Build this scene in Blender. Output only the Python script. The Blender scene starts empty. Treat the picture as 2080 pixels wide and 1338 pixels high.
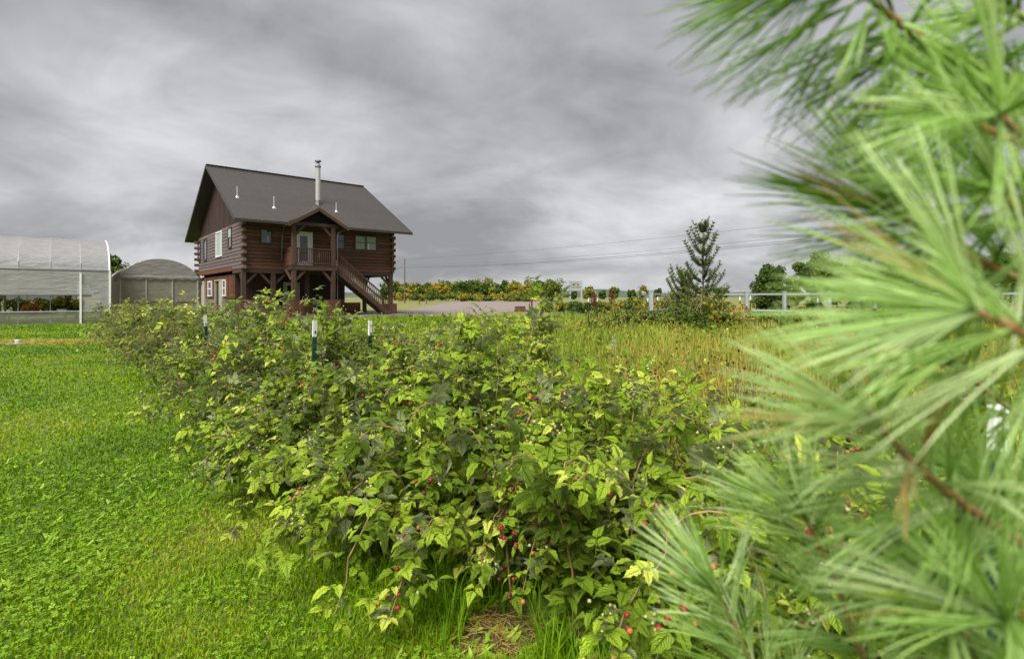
import bpy, bmesh, math, random
import numpy as np
from mathutils import Vector, Matrix, Quaternion

rng = np.random.default_rng(7)
random.seed(7)
sc = bpy.context.scene
C = sc.collection
F_PX, HOR, CAM_H = 1100.0, 602.3, 1.4

# ------------------------------------------------------------------ camera
cam_d = bpy.data.cameras.new('camera')
cam = bpy.data.objects.new('camera', cam_d); C.objects.link(cam)
cam.location = (0, 0, CAM_H); cam.rotation_euler = (math.radians(90), 0, 0)
cam_d.sensor_width = 36; cam_d.lens = 36 * F_PX / 2080
cam_d.shift_y = -(669 - HOR) / 2080
cam_d.clip_start = 0.02; cam_d.clip_end = 4000
cam_d.dof.use_dof = True; cam_d.dof.focus_distance = 5.0; cam_d.dof.aperture_fstop = 4.5
sc.camera = cam

# ------------------------------------------------------------------ sky and sun
SUN_EL, SUN_AZ = math.radians(52), math.radians(203)      # azimuth from +Y clockwise: behind the camera, to the left
w = bpy.data.worlds.new('World'); sc.world = w; w.use_nodes = True
nt = w.node_tree; nt.nodes.clear()
def nd(t, **kw):
    n = nt.nodes.new(t)
    for k, v in kw.items(): setattr(n, k, v)
    return n
def lk(a, b): nt.links.new(a, b)
def mth(op, a, b=None, c=None):
    n = nd('ShaderNodeMath', operation=op)
    for i, q in enumerate((a, b, c)):
        if q is None: continue
        if isinstance(q, (int, float)): n.inputs[i].default_value = q
        else: lk(q, n.inputs[i])
    return n.outputs[0]
out = nd('ShaderNodeOutputWorld')
sky = nd('ShaderNodeTexSky', sky_type='NISHITA', sun_disc=False, sun_elevation=SUN_EL, sun_rotation=SUN_AZ)
bg1 = nd('ShaderNodeBackground'); bg1.inputs['Strength'].default_value = 0.05
lk(sky.outputs[0], bg1.inputs['Color'])
tc = nd('ShaderNodeTexCoord'); sp = nd('ShaderNodeSeparateXYZ'); lk(tc.outputs['Generated'], sp.inputs[0])
zc = mth('ADD', mth('ABSOLUTE', sp.outputs[2]), 0.30)
cb = nd('ShaderNodeCombineXYZ')
lk(mth('DIVIDE', sp.outputs[0], zc), cb.inputs[0]); lk(mth('DIVIDE', sp.outputs[1], zc), cb.inputs[1])
def cloud(scale, rot, sx, sy, detail, rough, dist, loc):
    mp = nd('ShaderNodeMapping'); mp.inputs['Rotation'].default_value = (0, 0, math.radians(rot))
    mp.inputs['Scale'].default_value = (sx, sy, 1); mp.inputs['Location'].default_value = loc
    lk(cb.outputs[0], mp.inputs[0])
    n = nd('ShaderNodeTexNoise'); n.inputs['Scale'].default_value = scale; n.inputs['Detail'].default_value = detail
    n.inputs['Roughness'].default_value = rough; n.inputs['Distortion'].default_value = dist
    lk(mp.outputs[0], n.inputs['Vector']); return n.outputs[0]
c1 = cloud(0.85, 32, 0.9, 1.1, 5, 0.52, 0.45, (1.7, 4.45, 0))
c2 = cloud(2.5, 32, 0.95, 1.05, 7, 0.58, 0.5, (7.3, 2.2, 0))
mixv = mth('ADD', mth('MULTIPLY', c1, 0.72), mth('MULTIPLY', c2, 0.28))
rp = nd('ShaderNodeValToRGB'); lk(mixv, rp.inputs[0])
cr = rp.color_ramp; cr.elements[0].position = 0.385; cr.elements[0].color = (0.068, 0.0695, 0.0725, 1)
cr.elements[1].position = 0.63; cr.elements[1].color = (0.172, 0.173, 0.177, 1)
e = cr.elements.new(0.5); e.color = (0.110, 0.1115, 0.1155, 1)
bg2 = nd('ShaderNodeBackground'); lk(rp.outputs[0], bg2.inputs['Color'])
mx = nd('ShaderNodeMixShader'); mx.inputs[0].default_value = 0.985
lk(bg1.outputs[0], mx.inputs[1]); lk(bg2.outputs[0], mx.inputs[2]); lk(mx.outputs[0], out.inputs[0])
sun_d = bpy.data.lights.new('sun', 'SUN'); sun_d.energy = 1.5; sun_d.angle = math.radians(35); sun_d.color = (1, 0.97, 0.92)
sun = bpy.data.objects.new('sun', sun_d); C.objects.link(sun)
sdir = Vector((math.sin(SUN_AZ) * math.cos(SUN_EL), math.cos(SUN_AZ) * math.cos(SUN_EL), math.sin(SUN_EL)))
sun.rotation_euler = sdir.to_track_quat('Z', 'Y').to_euler()
sun.location = sdir * 60
vs = sc.view_settings; vs.view_transform = 'Standard'; vs.look = 'None'; vs.exposure = 2.2; vs.gamma = 1.0
vs.use_curve_mapping = False

# ------------------------------------------------------------------ materials
def sh(m): return m.node_tree.nodes, m.node_tree.links
def new_mat(name):
    m = bpy.data.materials.new(name); m.use_nodes = True
    return m, m.node_tree.nodes, m.node_tree.links, m.node_tree.nodes['Principled BSDF']
def ramp(N, L, src, stops):
    r = N.new('ShaderNodeValToRGB'); L.new(src, r.inputs[0])
    els = r.color_ramp.elements
    while len(els) < len(stops): els.new(0.5)
    for e_, (p, c) in zip(els, stops): e_.position = p; e_.color = (*c, 1)
    return r.outputs[0]
def noise(N, L, scale=5, detail=4, rough=0.55, vec=None, sc3=(1, 1, 1), coord='Object'):
    t = N.new('ShaderNodeTexCoord'); mp = N.new('ShaderNodeMapping'); mp.inputs['Scale'].default_value = sc3
    L.new(t.outputs[coord], mp.inputs[0])
    n = N.new('ShaderNodeTexNoise'); n.inputs['Scale'].default_value = scale; n.inputs['Detail'].default_value = detail
    n.inputs['Roughness'].default_value = rough
    L.new(mp.outputs[0], n.inputs['Vector']); return n.outputs[0]
def bump(N, L, bs, h, strength=0.3, dist=0.01):
    b = N.new('ShaderNodeBump'); b.inputs['Strength'].default_value = strength; b.inputs['Distance'].default_value = dist
    L.new(h, b.inputs['Height']); L.new(b.outputs[0], bs.inputs['Normal'])
def grain(name, c0, c1, c2=None, scale=3, sc3=(1, 1, 1), rough=0.7, bmp=0.3, dist=0.01, metal=0, rnd=0.25):
    """noise coloured material with a per-object brightness variation"""
    m, N, L, b = new_mat(name)
    n = noise(N, L, scale, 6, 0.6, sc3=sc3)
    col = ramp(N, L, n, [(0.3, c0), (0.7, c1)] if c2 is None else [(0.28, c0), (0.5, c1), (0.75, c2)])
    if rnd:
        oi = N.new('ShaderNodeObjectInfo'); mr = N.new('ShaderNodeMapRange')
        mr.inputs[3].default_value = 1 - rnd; mr.inputs[4].default_value = 1 + rnd
        L.new(oi.outputs['Random'], mr.inputs[0])
        h = N.new('ShaderNodeHueSaturation'); L.new(mr.outputs[0], h.inputs['Value']); L.new(col, h.inputs['Color']); col = h.outputs[0]
    L.new(col, b.inputs['Base Color']); b.inputs['Roughness'].default_value = rough; b.inputs['Metallic'].default_value = metal
    if bmp: bump(N, L, b, n, bmp, dist)
    return m
def leafy(name, stops, transl=0.3, rough=0.5, spec=0.3, back=None, veins=False, rnd=0.0, sheen=0):
    """two-sided leaf: colour from the per-leaf attribute 'tint', translucent, optional pale underside and vein relief"""
    m, N, L, b = new_mat(name)
    at = N.new('ShaderNodeAttribute'); at.attribute_name = 'tint'
    src = at.outputs['Fac']
    if rnd:
        oi = N.new('ShaderNodeObjectInfo'); mm = N.new('ShaderNodeMath'); mm.operation = 'MULTIPLY_ADD'
        L.new(oi.outputs['Random'], mm.inputs[0]); mm.inputs[1].default_value = rnd; L.new(src, mm.inputs[2])
        m2 = N.new('ShaderNodeMath'); m2.operation = 'SUBTRACT'; L.new(mm.outputs[0], m2.inputs[0]); m2.inputs[1].default_value = rnd / 2
        src = m2.outputs[0]
    col = ramp(N, L, src, stops)
    if back:
        g = N.new('ShaderNodeNewGeometry'); mxc = N.new('ShaderNodeMix'); mxc.data_type = 'RGBA'
        L.new(g.outputs['Backfacing'], mxc.inputs['Factor']); L.new(col, mxc.inputs['A']); mxc.inputs['B'].default_value = (*back, 1)
        col = mxc.outputs['Result']
    if veins:
        uv = N.new('ShaderNodeUVMap'); s = N.new('ShaderNodeSeparateXYZ'); L.new(uv.outputs[0], s.inputs[0])
        def mt(op, a, b_=None):
            n = N.new('ShaderNodeMath'); n.operation = op
            for i, q in enumerate((a, b_)):
                if q is None: continue
                if isinstance(q, (int, float)): n.inputs[i].default_value = q
                else: L.new(q, n.inputs[i])
            return n.outputs[0]
        au = mt('ABSOLUTE', mt('SUBTRACT', s.outputs[0], 0.5))
        ph = mt('SUBTRACT', mt('MULTIPLY', s.outputs[1], 8.0), mt('MULTIPLY', au, 6.0))
        wv = mt('ABSOLUTE', mt('SUBTRACT', mt('FRACT', ph), 0.5))
        rib = mt('MINIMUM', mt('MULTIPLY', wv, 5.0), mt('MULTIPLY', au, 14.0))
        rib = mt('MINIMUM', rib, 1.0)
        bump(N, L, b, rib, 0.9, 0.006)
        hs = N.new('ShaderNodeHueSaturation'); mr = N.new('ShaderNodeMapRange'); L.new(rib, mr.inputs[0])
        mr.inputs[3].default_value = 0.62; mr.inputs[4].default_value = 1.1
        L.new(mr.outputs[0], hs.inputs['Value']); L.new(col, hs.inputs['Color']); col = hs.outputs[0]
    L.new(col, b.inputs['Base Color']); b.inputs['Roughness'].default_value = rough
    b.inputs['Specular IOR Level'].default_value = spec
    if transl:
        tr = N.new('ShaderNodeBsdfTranslucent'); L.new(col, tr.inputs[0])
        ms = N.new('ShaderNodeMixShader'); ms.inputs[0].default_value = transl
        L.new(b.outputs[0], ms.inputs[1]); L.new(tr.outputs[0], ms.inputs[2])
        L.new(ms.outputs[0], N['Material Output'].inputs[0])
    return m
def film(name, col, clear, transl=0.5, rough=0.35, wr=0.4):
    """greenhouse plastic"""
    m, N, L, b = new_mat(name)
    n = noise(N, L, 1.6, 5, 0.6, sc3=(1, 1, 3.5))
    c = ramp(N, L, n, [(0.3, tuple(x * 0.86 for x in col)), (0.7, col)])
    L.new(c, b.inputs['Base Color']); b.inputs['Roughness'].default_value = rough
    bump(N, L, b, n, wr, 0.12)
    tr = N.new('ShaderNodeBsdfTranslucent'); L.new(c, tr.inputs[0])
    m1 = N.new('ShaderNodeMixShader'); m1.inputs[0].default_value = transl
    L.new(b.outputs[0], m1.inputs[1]); L.new(tr.outputs[0], m1.inputs[2])
    tp = N.new('ShaderNodeBsdfTransparent'); m2 = N.new('ShaderNodeMixShader'); m2.inputs[0].default_value = clear
    L.new(m1.outputs[0], m2.inputs[1]); L.new(tp.outputs[0], m2.inputs[2])
    L.new(m2.outputs[0], N['Material Output'].inputs[0]); return m
def plain(name, col, rough=0.5, metal=0, var=0.1, scale=8):
    return grain(name, tuple(x * (1 - var) for x in col), tuple(min(1, x * (1 + var)) for x in col), scale=scale, rough=rough, metal=metal, bmp=0.08, rnd=0.05)

M = {}
M['ground'] = grain('ground_soil_grass', (0.09, 0.105, 0.022), (0.16, 0.165, 0.038), (0.21, 0.185, 0.055), scale=0.25, rough=0.95, rnd=0)
M['lawn'] = grain('lawn_turf', (0.05, 0.06, 0.012), (0.08, 0.125, 0.014), (0.13, 0.15, 0.025), scale=1.1, rough=0.95, rnd=0)
M['gravel'] = grain('gravel', (0.15, 0.115, 0.104), (0.20, 0.16, 0.145), (0.25, 0.205, 0.185), scale=2.2, rough=0.95, bmp=0.5, rnd=0)
M['soil'] = grain('bare_soil', (0.035, 0.019, 0.010), (0.085, 0.048, 0.024), scale=30, rough=0.95, bmp=0.8, rnd=0)
M['log'] = grain('stained_log', (0.046, 0.0175, 0.0105), (0.102, 0.040, 0.022), (0.175, 0.074, 0.039), scale=2.4, sc3=(0.7, 0.7, 9), rough=0.65, bmp=0.5, dist=0.02, rnd=0.35)
M['weathered'] = grain('weathered_log', (0.066, 0.046, 0.040), (0.125, 0.096, 0.086), (0.165, 0.135, 0.122), scale=2.6, sc3=(0.7, 0.7, 8), rough=0.8, bmp=0.5, dist=0.02, rnd=0.14)
M['siding'] = grain('board_siding', (0.017, 0.0055, 0.003), (0.042, 0.012, 0.006), scale=2.5, sc3=(5, 5, 0.5), rough=0.65, rnd=0.35)  # board colour darkened to carry the shade under the overhangs and the upper storey
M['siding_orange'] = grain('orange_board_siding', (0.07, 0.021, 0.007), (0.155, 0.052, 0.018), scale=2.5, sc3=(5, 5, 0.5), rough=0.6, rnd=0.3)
M['timber'] = grain('stained_timber', (0.038, 0.018, 0.0115), (0.074, 0.035, 0.022), scale=4, sc3=(3, 3, 0.8), rough=0.65, rnd=0.15)
M['skirt'] = grain('red_boards', (0.058, 0.018, 0.009), (0.13, 0.044, 0.021), scale=3, sc3=(6, 6, 0.6), rough=0.65, rnd=0.3)
M['fresh'] = grain('unstained_wood', (0.36, 0.23, 0.12), (0.50, 0.35, 0.2), scale=4, sc3=(4, 4, 1), rough=0.7, rnd=0.15)
M['stone'] = grain('tan_block', (0.15, 0.10, 0.075), (0.23, 0.165, 0.125), scale=6, rough=0.9, rnd=0.12)
M['roof'] = grain('brown_metal_roof', (0.047, 0.039, 0.034), (0.058, 0.049, 0.043), scale=0.8, rough=0.42, metal=0.25, bmp=0.03, rnd=0.05)
M['trim'] = plain('dark_trim', (0.035, 0.026, 0.022), 0.5)
M['white'] = plain('white_paint', (0.74, 0.74, 0.72), 0.45, var=0.04)
M['cream'] = plain('cream_paint', (0.36, 0.33, 0.26), 0.55, var=0.06)
M['pipe'] = plain('galvanised_pipe', (0.42, 0.40, 0.37), 0.4, 0.3)
M['concrete'] = grain('concrete', (0.15, 0.135, 0.12), (0.23, 0.21, 0.19), scale=5, rough=0.9, rnd=0)
M['dark_in'] = plain('dark_interior', (0.012, 0.011, 0.010), 0.8)
M['curtain'] = plain('pale_curtain', (0.30, 0.34, 0.33), 0.8)
m, N, L, b = new_mat('window_glass'); b.inputs['Base Color'].default_value = (0.02, 0.024, 0.026, 1); b.inputs['Roughness'].default_value = 0.06
b.inputs['Specular IOR Level'].default_value = 0.9; M['glass'] = m
M['film_roof'] = film('white_plastic_film', (0.54, 0.525, 0.53), 0.03, 0.55, wr=0.8)
M['film_side'] = film('grey_plastic_film', (0.60, 0.59, 0.57), 0.20, 0.5, wr=0.6)
M['film_clear'] = film('clear_plastic_film', (0.45, 0.46, 0.32), 0.45, 0.5)
M['film_grey'] = film('grey_shade_fabric', (0.30, 0.275, 0.26), 0.02, 0.25, 0.8, 0.5)
M['film_tan'] = film('tan_plastic_film', (0.42, 0.385, 0.31), 0.16, 0.45)
M['steel'] = plain('galvanised_steel', (0.42, 0.43, 0.44), 0.35, 0.5)
M['dark_steel'] = plain('dark_steel', (0.12, 0.125, 0.13), 0.4, 0.3)
M['post_green'] = plain('green_post_paint', (0.012, 0.055, 0.030), 0.45)
M['vinyl'] = plain('white_vinyl', (0.29, 0.31, 0.34), 0.4, var=0.04)
M['bark'] = grain('bark', (0.05, 0.035, 0.022), (0.13, 0.095, 0.065), scale=12, sc3=(2, 2, 0.5), rough=0.9, bmp=0.8, rnd=0)
M['twig'] = grain('pine_twig', (0.20, 0.10, 0.04), (0.42, 0.24, 0.10), scale=60, rough=0.7, bmp=0.6, rnd=0)
M['cane'] = grain('raspberry_cane', (0.16, 0.06, 0.04), (0.27, 0.17, 0.07), (0.24, 0.23, 0.08), scale=5, rough=0.6, rnd=0.2)
M['pole'] = grain('utility_pole_wood', (0.09, 0.055, 0.04), (0.16, 0.10, 0.075), scale=6, sc3=(3, 3, 0.3), rough=0.9, rnd=0)
M['wire'] = plain('wire', (0.06, 0.06, 0.065), 0.5)
M['blue'] = plain('blue_sign_paint', (0.05, 0.07, 0.30), 0.4)
M['yellow'] = plain('sign_yellow', (0.45, 0.34, 0.07), 0.5)
M['sign_dark'] = plain('sign_dark', (0.05, 0.055, 0.05), 0.5)
M['sign_grey'] = plain('sign_grey', (0.30, 0.31, 0.33), 0.5)
M['rust'] = grain('rust_seed_head', (0.08, 0.022, 0.012), (0.17, 0.05, 0.025), scale=20, rough=0.9)
M['timber_old'] = grain('old_timber', (0.09, 0.065, 0.05), (0.20, 0.15, 0.12), scale=4, sc3=(0.6, 4, 4), rough=0.9)
M['brick_pale'] = grain('pale_red_block', (0.30, 0.17, 0.13), (0.40, 0.25, 0.2), scale=4, rough=0.9)
M['grass'] = leafy('grass_blades', [(0.0, (0.070, 0.175, 0.005)), (0.35, (0.175, 0.325, 0.007)), (0.62, (0.30, 0.41, 0.014)), (0.85, (0.43, 0.39, 0.06)), (1.0, (0.40, 0.28, 0.10))], 0.36, 0.6, 0.08)
M['clover'] = leafy('clover_leaves', [(0.0, (0.065, 0.17, 0.008)), (0.5, (0.185, 0.34, 0.016)), (1.0, (0.38, 0.50, 0.07))], 0.3, 0.55, 0.12)
M['weeds'] = leafy('tall_weeds', [(0.0, (0.10, 0.18, 0.016)), (0.3, (0.22, 0.32, 0.030)), (0.55, (0.35, 0.40, 0.05)), (0.8, (0.45, 0.38, 0.09)), (1.0, (0.42, 0.27, 0.07))], 0.38, 0.65, 0.12)
M['rasp'] = leafy('raspberry_leaf', [(0.0, (0.075, 0.125, 0.011)), (0.3, (0.165, 0.26, 0.019)), (0.6, (0.285, 0.425, 0.030)), (0.85, (0.46, 0.60, 0.050)), (1.0, (0.65, 0.72, 0.11))], 0.28, 0.55, 0.13, back=(0.37, 0.42, 0.20), veins=True, rnd=0.5)
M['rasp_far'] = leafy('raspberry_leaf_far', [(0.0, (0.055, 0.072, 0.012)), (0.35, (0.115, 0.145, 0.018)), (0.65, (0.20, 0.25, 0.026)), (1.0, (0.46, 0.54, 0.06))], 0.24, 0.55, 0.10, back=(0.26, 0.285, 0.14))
M['tree'] = leafy('tree_leaves', [(0.0, (0.035, 0.07, 0.015)), (0.3, (0.085, 0.13, 0.022)), (0.5, (0.17, 0.195, 0.030)), (0.68, (0.38, 0.28, 0.035)), (0.85, (0.40, 0.20, 0.035)), (1.0, (0.32, 0.12, 0.035))], 0.3, 0.7, 0.1)
M['needle'] = leafy('pine_needles', [(0.0, (0.12, 0.26, 0.03)), (0.35, (0.32, 0.55, 0.07)), (0.65, (0.57, 0.80, 0.25)), (1.0, (0.87, 0.97, 0.60))], 0.45, 0.28, 0.6, rnd=0.35)
M['needle_dry'] = leafy('dry_pine_needles', [(0.0, (0.60, 0.42, 0.14)), (1.0, (0.60, 0.42, 0.14))], 0.3, 0.4, 0.3)
M['needle_far'] = leafy('young_pine_needles', [(0.0, (0.05, 0.085, 0.025)), (0.5, (0.11, 0.16, 0.045)), (1.0, (0.22, 0.27, 0.06))], 0.2, 0.5, 0.3)
M['flower'] = leafy('yellow_flowers', [(0.0, (0.55, 0.42, 0.03)), (1.0, (0.60, 0.55, 0.25))], 0.2, 0.7, 0.1)
M['bud'] = leafy('pale_buds', [(0.0, (0.30, 0.30, 0.10)), (0.6, (0.50, 0.48, 0.24)), (1.0, (0.36, 0.20, 0.09))], 0.1, 0.6, 0.2)
def berry_mat(name, c):
    m, N, L, b = new_mat(name); b.inputs['Base Color'].default_value = (*c, 1); b.inputs['Roughness'].default_value = 0.6
    b.inputs['Subsurface Weight'].default_value = 0.0; return m
M['berry'] = berry_mat('ripe_berry', (0.24, 0.010, 0.014)); M['berry_dark'] = berry_mat('dark_berry', (0.09, 0.007, 0.010)); M['berry_orange'] = berry_mat('unripe_berry', (0.45, 0.12, 0.04))

# ------------------------------------------------------------------ helpers
def P(px, py, d): return Vector(((px - 1040) / F_PX * d, d, CAM_H - (py - HOR) / F_PX * d))
def G(px, d): return Vector(((px - 1040) / F_PX * d, d, 0))
def gpy(px, py):
    d = CAM_H * F_PX / (py - HOR); return G(px, d)
def tag(o, label=None, cat=None, group=None, kind=None):
    if label: o['label'] = label
    if cat: o['category'] = cat
    if group: o['group'] = group
    if kind: o['kind'] = kind
    return o
def empty(name, loc=(0, 0, 0), rz=0, label=None, cat=None, group=None):
    o = bpy.data.objects.new(name, None); C.objects.link(o); o.location = loc; o.rotation_euler = (0, 0, rz)
    o.empty_display_size = 0.1
    return tag(o, label, cat, group)
def link(name, me, parent=None, mat=None):
    if mat is not None and not me.materials: me.materials.append(M[mat] if isinstance(mat, str) else mat)
    o = bpy.data.objects.new(name, me); C.objects.link(o); o.parent = parent; return o
class MB:
    def __init__(s): s.v, s.f = [], []
    def add(s, vs, fs):
        n = len(s.v); s.v += [tuple(q) for q in vs]; s.f += [tuple(i + n for i in f) for f in fs]; return s
    def box(s, x0, x1, y0, y1, z0, z1):
        return s.add([(x0, y0, z0), (x1, y0, z0), (x1, y1, z0), (x0, y1, z0), (x0, y0, z1), (x1, y0, z1), (x1, y1, z1), (x0, y1, z1)],
                     [(0, 3, 2, 1), (4, 5, 6, 7), (0, 1, 5, 4), (1, 2, 6, 5), (2, 3, 7, 6), (3, 0, 4, 7)])
    def bar(s, p, q, wd, ht, up=(0, 0, 1)):
        p, q = Vector(p), Vector(q); d = (q - p).normalized(); up = Vector(up)
        x = d.cross(up)
        if x.length < 1e-4: x = d.cross(Vector((0, 1, 0)))
        x.normalize(); y = x.cross(d); x *= wd / 2; y *= ht / 2
        vs = [r + a * x + b_ * y for r in (p, q) for a, b_ in ((-1, -1), (1, -1), (1, 1), (-1, 1))]
        return s.add(vs, [(0, 1, 2, 3), (7, 6, 5, 4), (0, 4, 5, 1), (1, 5, 6, 2), (2, 6, 7, 3), (3, 7, 4, 0)])
    def tube(s, pts, r, n=6, cap=True):
        pts = [Vector(p) for p in pts]; rs = [float(q) for q in r] if isinstance(r, (list, tuple)) else [float(r)] * len(pts)
        vs, fs = [], []
        for i, p in enumerate(pts):
            d = (pts[min(i + 1, len(pts) - 1)] - pts[max(i - 1, 0)]).normalized()
            x = d.cross(Vector((0, 0, 1)))
            if x.length < 1e-3: x = d.cross(Vector((0, 1, 0)))
            x.normalize(); y = d.cross(x)
            for k in range(n):
                a = 2 * math.pi * k / n; vs.append(p + rs[i] * (math.cos(a) * x + math.sin(a) * y))
        for i in range(len(pts) - 1):
            for k in range(n):
                k2 = (k + 1) % n; fs.append((i * n + k, (i + 1) * n + k, (i + 1) * n + k2, i * n + k2))
        if cap: fs += [tuple(range(n)), tuple(reversed(range((len(pts) - 1) * n, len(pts) * n)))]
        return s.add(vs, fs)
    def prism(s, poly, ax, t0, t1):
        """poly: 2-D outline; ax: axis of extrusion (0, 1 or 2)"""
        n = len(poly)
        def mk(p, t):
            return (t, p[0], p[1]) if ax == 0 else ((p[0], t, p[1]) if ax == 1 else (p[0], p[1], t))
        return s.add([mk(p, t0) for p in poly] + [mk(p, t1) for p in poly],
                     [tuple(range(n)), tuple(range(2 * n - 1, n - 1, -1))] + [(i, n + i, n + (i + 1) % n, (i + 1) % n) for i in range(n)])
    def mesh(s, name='m'):
        me = bpy.data.meshes.new(name); me.from_pydata(s.v, [], s.f); me.update(); return me
    def build(s, name, mat, parent=None, smooth=False, bevel=0):
        me = s.mesh(name)
        bm = bmesh.new(); bm.from_mesh(me); bmesh.ops.recalc_face_normals(bm, faces=bm.faces)
        if bevel: bmesh.ops.bevel(bm, geom=bm.edges[:], offset=bevel, segments=1, affect='EDGES')
        bm.to_mesh(me); bm.free()
        if smooth: me.polygons.foreach_set('use_smooth', [True] * len(me.polygons))
        return link(name, me, parent, mat)
def box(name, mat, parent, x0, x1, y0, y1, z0, z1, bevel=0): return MB().box(x0, x1, y0, y1, z0, z1).build(name, mat, parent, bevel=bevel)

def bulk_mesh(name, parts):
    """parts: list of (template(verts k,3 ; faces list ; uv k,2 or None), pos n,3, rot n,3,3, scale n, tint n) -> one mesh"""
    V, LI, LS, LT, T, U = [], [], [], [], [], []
    vo = lo = 0
    for (tv, tf, tuv), pos, rot, scl, tint in parts:
        n = len(pos)
        if n == 0: continue
        tv = np.asarray(tv, float); k = len(tv)
        scl = np.asarray(scl, float)
        sv = tv[None] * (scl[:, None, None] if scl.ndim == 1 else scl[:, None, :])
        v = np.einsum('nij,nkj->nki', rot, sv) + pos[:, None, :]
        V.append(v.reshape(-1, 3)); T.append(np.repeat(tint, k))
        fl = np.concatenate([np.asarray(f) for f in tf]); fc = np.array([len(f) for f in tf])
        LI.append((fl[None] + (np.arange(n) * k)[:, None] + vo).ravel())
        st = np.concatenate([[0], np.cumsum(fc)[:-1]])
        LS.append((st[None] + (np.arange(n) * len(fl))[:, None] + lo).ravel()); LT.append(np.tile(fc, n))
        if tuv is not None: U.append(np.tile(np.asarray(tuv, float)[fl], (n, 1)))
        vo += n * k; lo += n * len(fl)
    V = np.concatenate(V); LI = np.concatenate(LI); LS = np.concatenate(LS); LT = np.concatenate(LT); T = np.concatenate(T)
    me = bpy.data.meshes.new(name)
    me.vertices.add(len(V)); me.vertices.foreach_set('co', V.astype(np.float32).ravel())
    me.loops.add(len(LI)); me.loops.foreach_set('vertex_index', LI.astype(np.int32))
    me.polygons.add(len(LS)); me.polygons.foreach_set('loop_start', LS.astype(np.int32)); me.polygons.foreach_set('loop_total', LT.astype(np.int32))
    at = me.attributes.new('tint', 'FLOAT', 'POINT'); at.data.foreach_set('value', np.clip(T, 0, 1).astype(np.float32))
    if U:
        uv = me.uv_layers.new(name='UVMap'); uv.data.foreach_set('uv', np.concatenate(U).astype(np.float32).ravel())
    me.update(calc_edges=True); return me
def frames(d, up=None):
    """rotation matrices with local y along d, local z near up"""
    d = d / np.linalg.norm(d, axis=1, keepdims=True)
    if up is None: up = np.tile([0, 0, 1.0], (len(d), 1))
    x = np.cross(d, up); ln = np.linalg.norm(x, axis=1, keepdims=True)
    x = np.where(ln < 1e-4, np.array([[1.0, 0, 0]]), x / np.maximum(ln, 1e-6))
    z = np.cross(x, d)
    return np.stack([x, d, z], axis=2)
def rand_frames(n, flat=0.0):
    d = rng.normal(size=(n, 3)); up = rng.normal(size=(n, 3)); up[:, 2] += flat * 3
    return frames(d, up)
blade_t = ([(-0.5, 0, 0), (0.5, 0, 0), (-0.38, 0.55, 0.0), (0.38, 0.55, 0.0), (0, 1, 0.12)], [(0, 1, 3, 2), (2, 3, 4)], None)
card_t = ([(-0.5, 0, 0), (0, -0.12, 0.1), (0.5, 0.05, 0), (0.42, 0.6, -0.05), (0, 1, 0.08), (-0.45, 0.55, 0)], [(0, 1, 4, 5), (1, 2, 3, 4)], None)
def blades(pos, h, wd, tint, lean=0.35):
    n = len(pos); az = rng.uniform(0, 2 * np.pi, n); ln = np.abs(rng.normal(0, lean, n))
    d = np.stack([np.cos(az) * ln, np.sin(az) * ln, np.ones(n)], 1)
    fz = rng.uniform(0, 2 * np.pi, n)
    up = np.stack([np.cos(fz), np.sin(fz), np.zeros(n)], 1)
    return (blade_t, pos, frames(d, up), np.stack([wd, h, h], 1), tint)
def vnoise(x, y, s, seed=0):
    """cheap smooth value noise 0..1"""
    r = np.random.default_rng(seed).random((64, 64))
    X, Y = x / s, y / s; xi, yi = np.floor(X).astype(int), np.floor(Y).astype(int); fx, fy = X - xi, Y - yi
    fx, fy = fx * fx * (3 - 2 * fx), fy * fy * (3 - 2 * fy)
    g = lambda a, b_: r[a % 64, b_ % 64]
    return (g(xi, yi) * (1 - fx) + g(xi + 1, yi) * fx) * (1 - fy) + (g(xi, yi + 1) * (1 - fx) + g(xi + 1, yi + 1) * fx) * fy
def sheet(name, pts, z, mat):
    me = bpy.data.meshes.new(name); me.from_pydata([(p[0], p[1], z) for p in pts], [], [tuple(range(len(pts)))]); me.update()
    o = link(name, me, None, mat); o['kind'] = 'structure'; return o

# the raspberry row: s runs along it from beside the camera to far left, o across it (minus = lawn side)
RF, RU, RN = np.array([1.05, 1.15]), np.array([-0.653, 0.757]), np.array([0.757, 0.653])
def row(s, o): return RF + s * RU + o * RN
def row_so(x, y):
    dx, dy = x - RF[0], y - RF[1]; return dx * RU[0] + dy * RU[1], dx * RN[0] + dy * RN[1]

# ------------------------------------------------------------------ ground
sheet('ground', [(-1500, -60), (1500, -60), (1500, 2600), (-1500, 2600)], 0, 'ground')
r0, r1 = row(-4, 0.3), row(21, 0.3)
sheet('lawn', [(-45, -4), tuple(r0), tuple(r1), (-9, 22), (0, 25.5), (3.5, 30), (2.5, 38), (-5, 40), (-8, 46), (-30, 70), (-60, 60)], 0.004, 'lawn')
sheet('mown_strip', [tuple(gpy(1150, 652))[:2], tuple(gpy(1345, 656))[:2], (40, 24), (60, 34), tuple(gpy(1345, 630))[:2], tuple(gpy(1110, 632))[:2]], 0.004, 'lawn')
gv = [gpy(770, 644), gpy(880, 643), gpy(1010, 637), gpy(1085, 625), gpy(1120, 615), gpy(1110, 611.5), gpy(930, 611.5), gpy(800, 634)]
sheet('gravel_yard', [tuple(p)[:2] for p in gv], 0.008, 'gravel')
bm = bmesh.new()
bmesh.ops.create_circle(bm, cap_ends=True, segments=24, radius=0.22)
for v in bm.verts: v.co *= 1 + 0.25 * random.uniform(-1, 1)
bmesh.ops.subdivide_edges(bm, edges=bm.edges[:], cuts=1)
me = bpy.data.meshes.new('soil_patch'); bm.to_mesh(me); bm.free()
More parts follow.
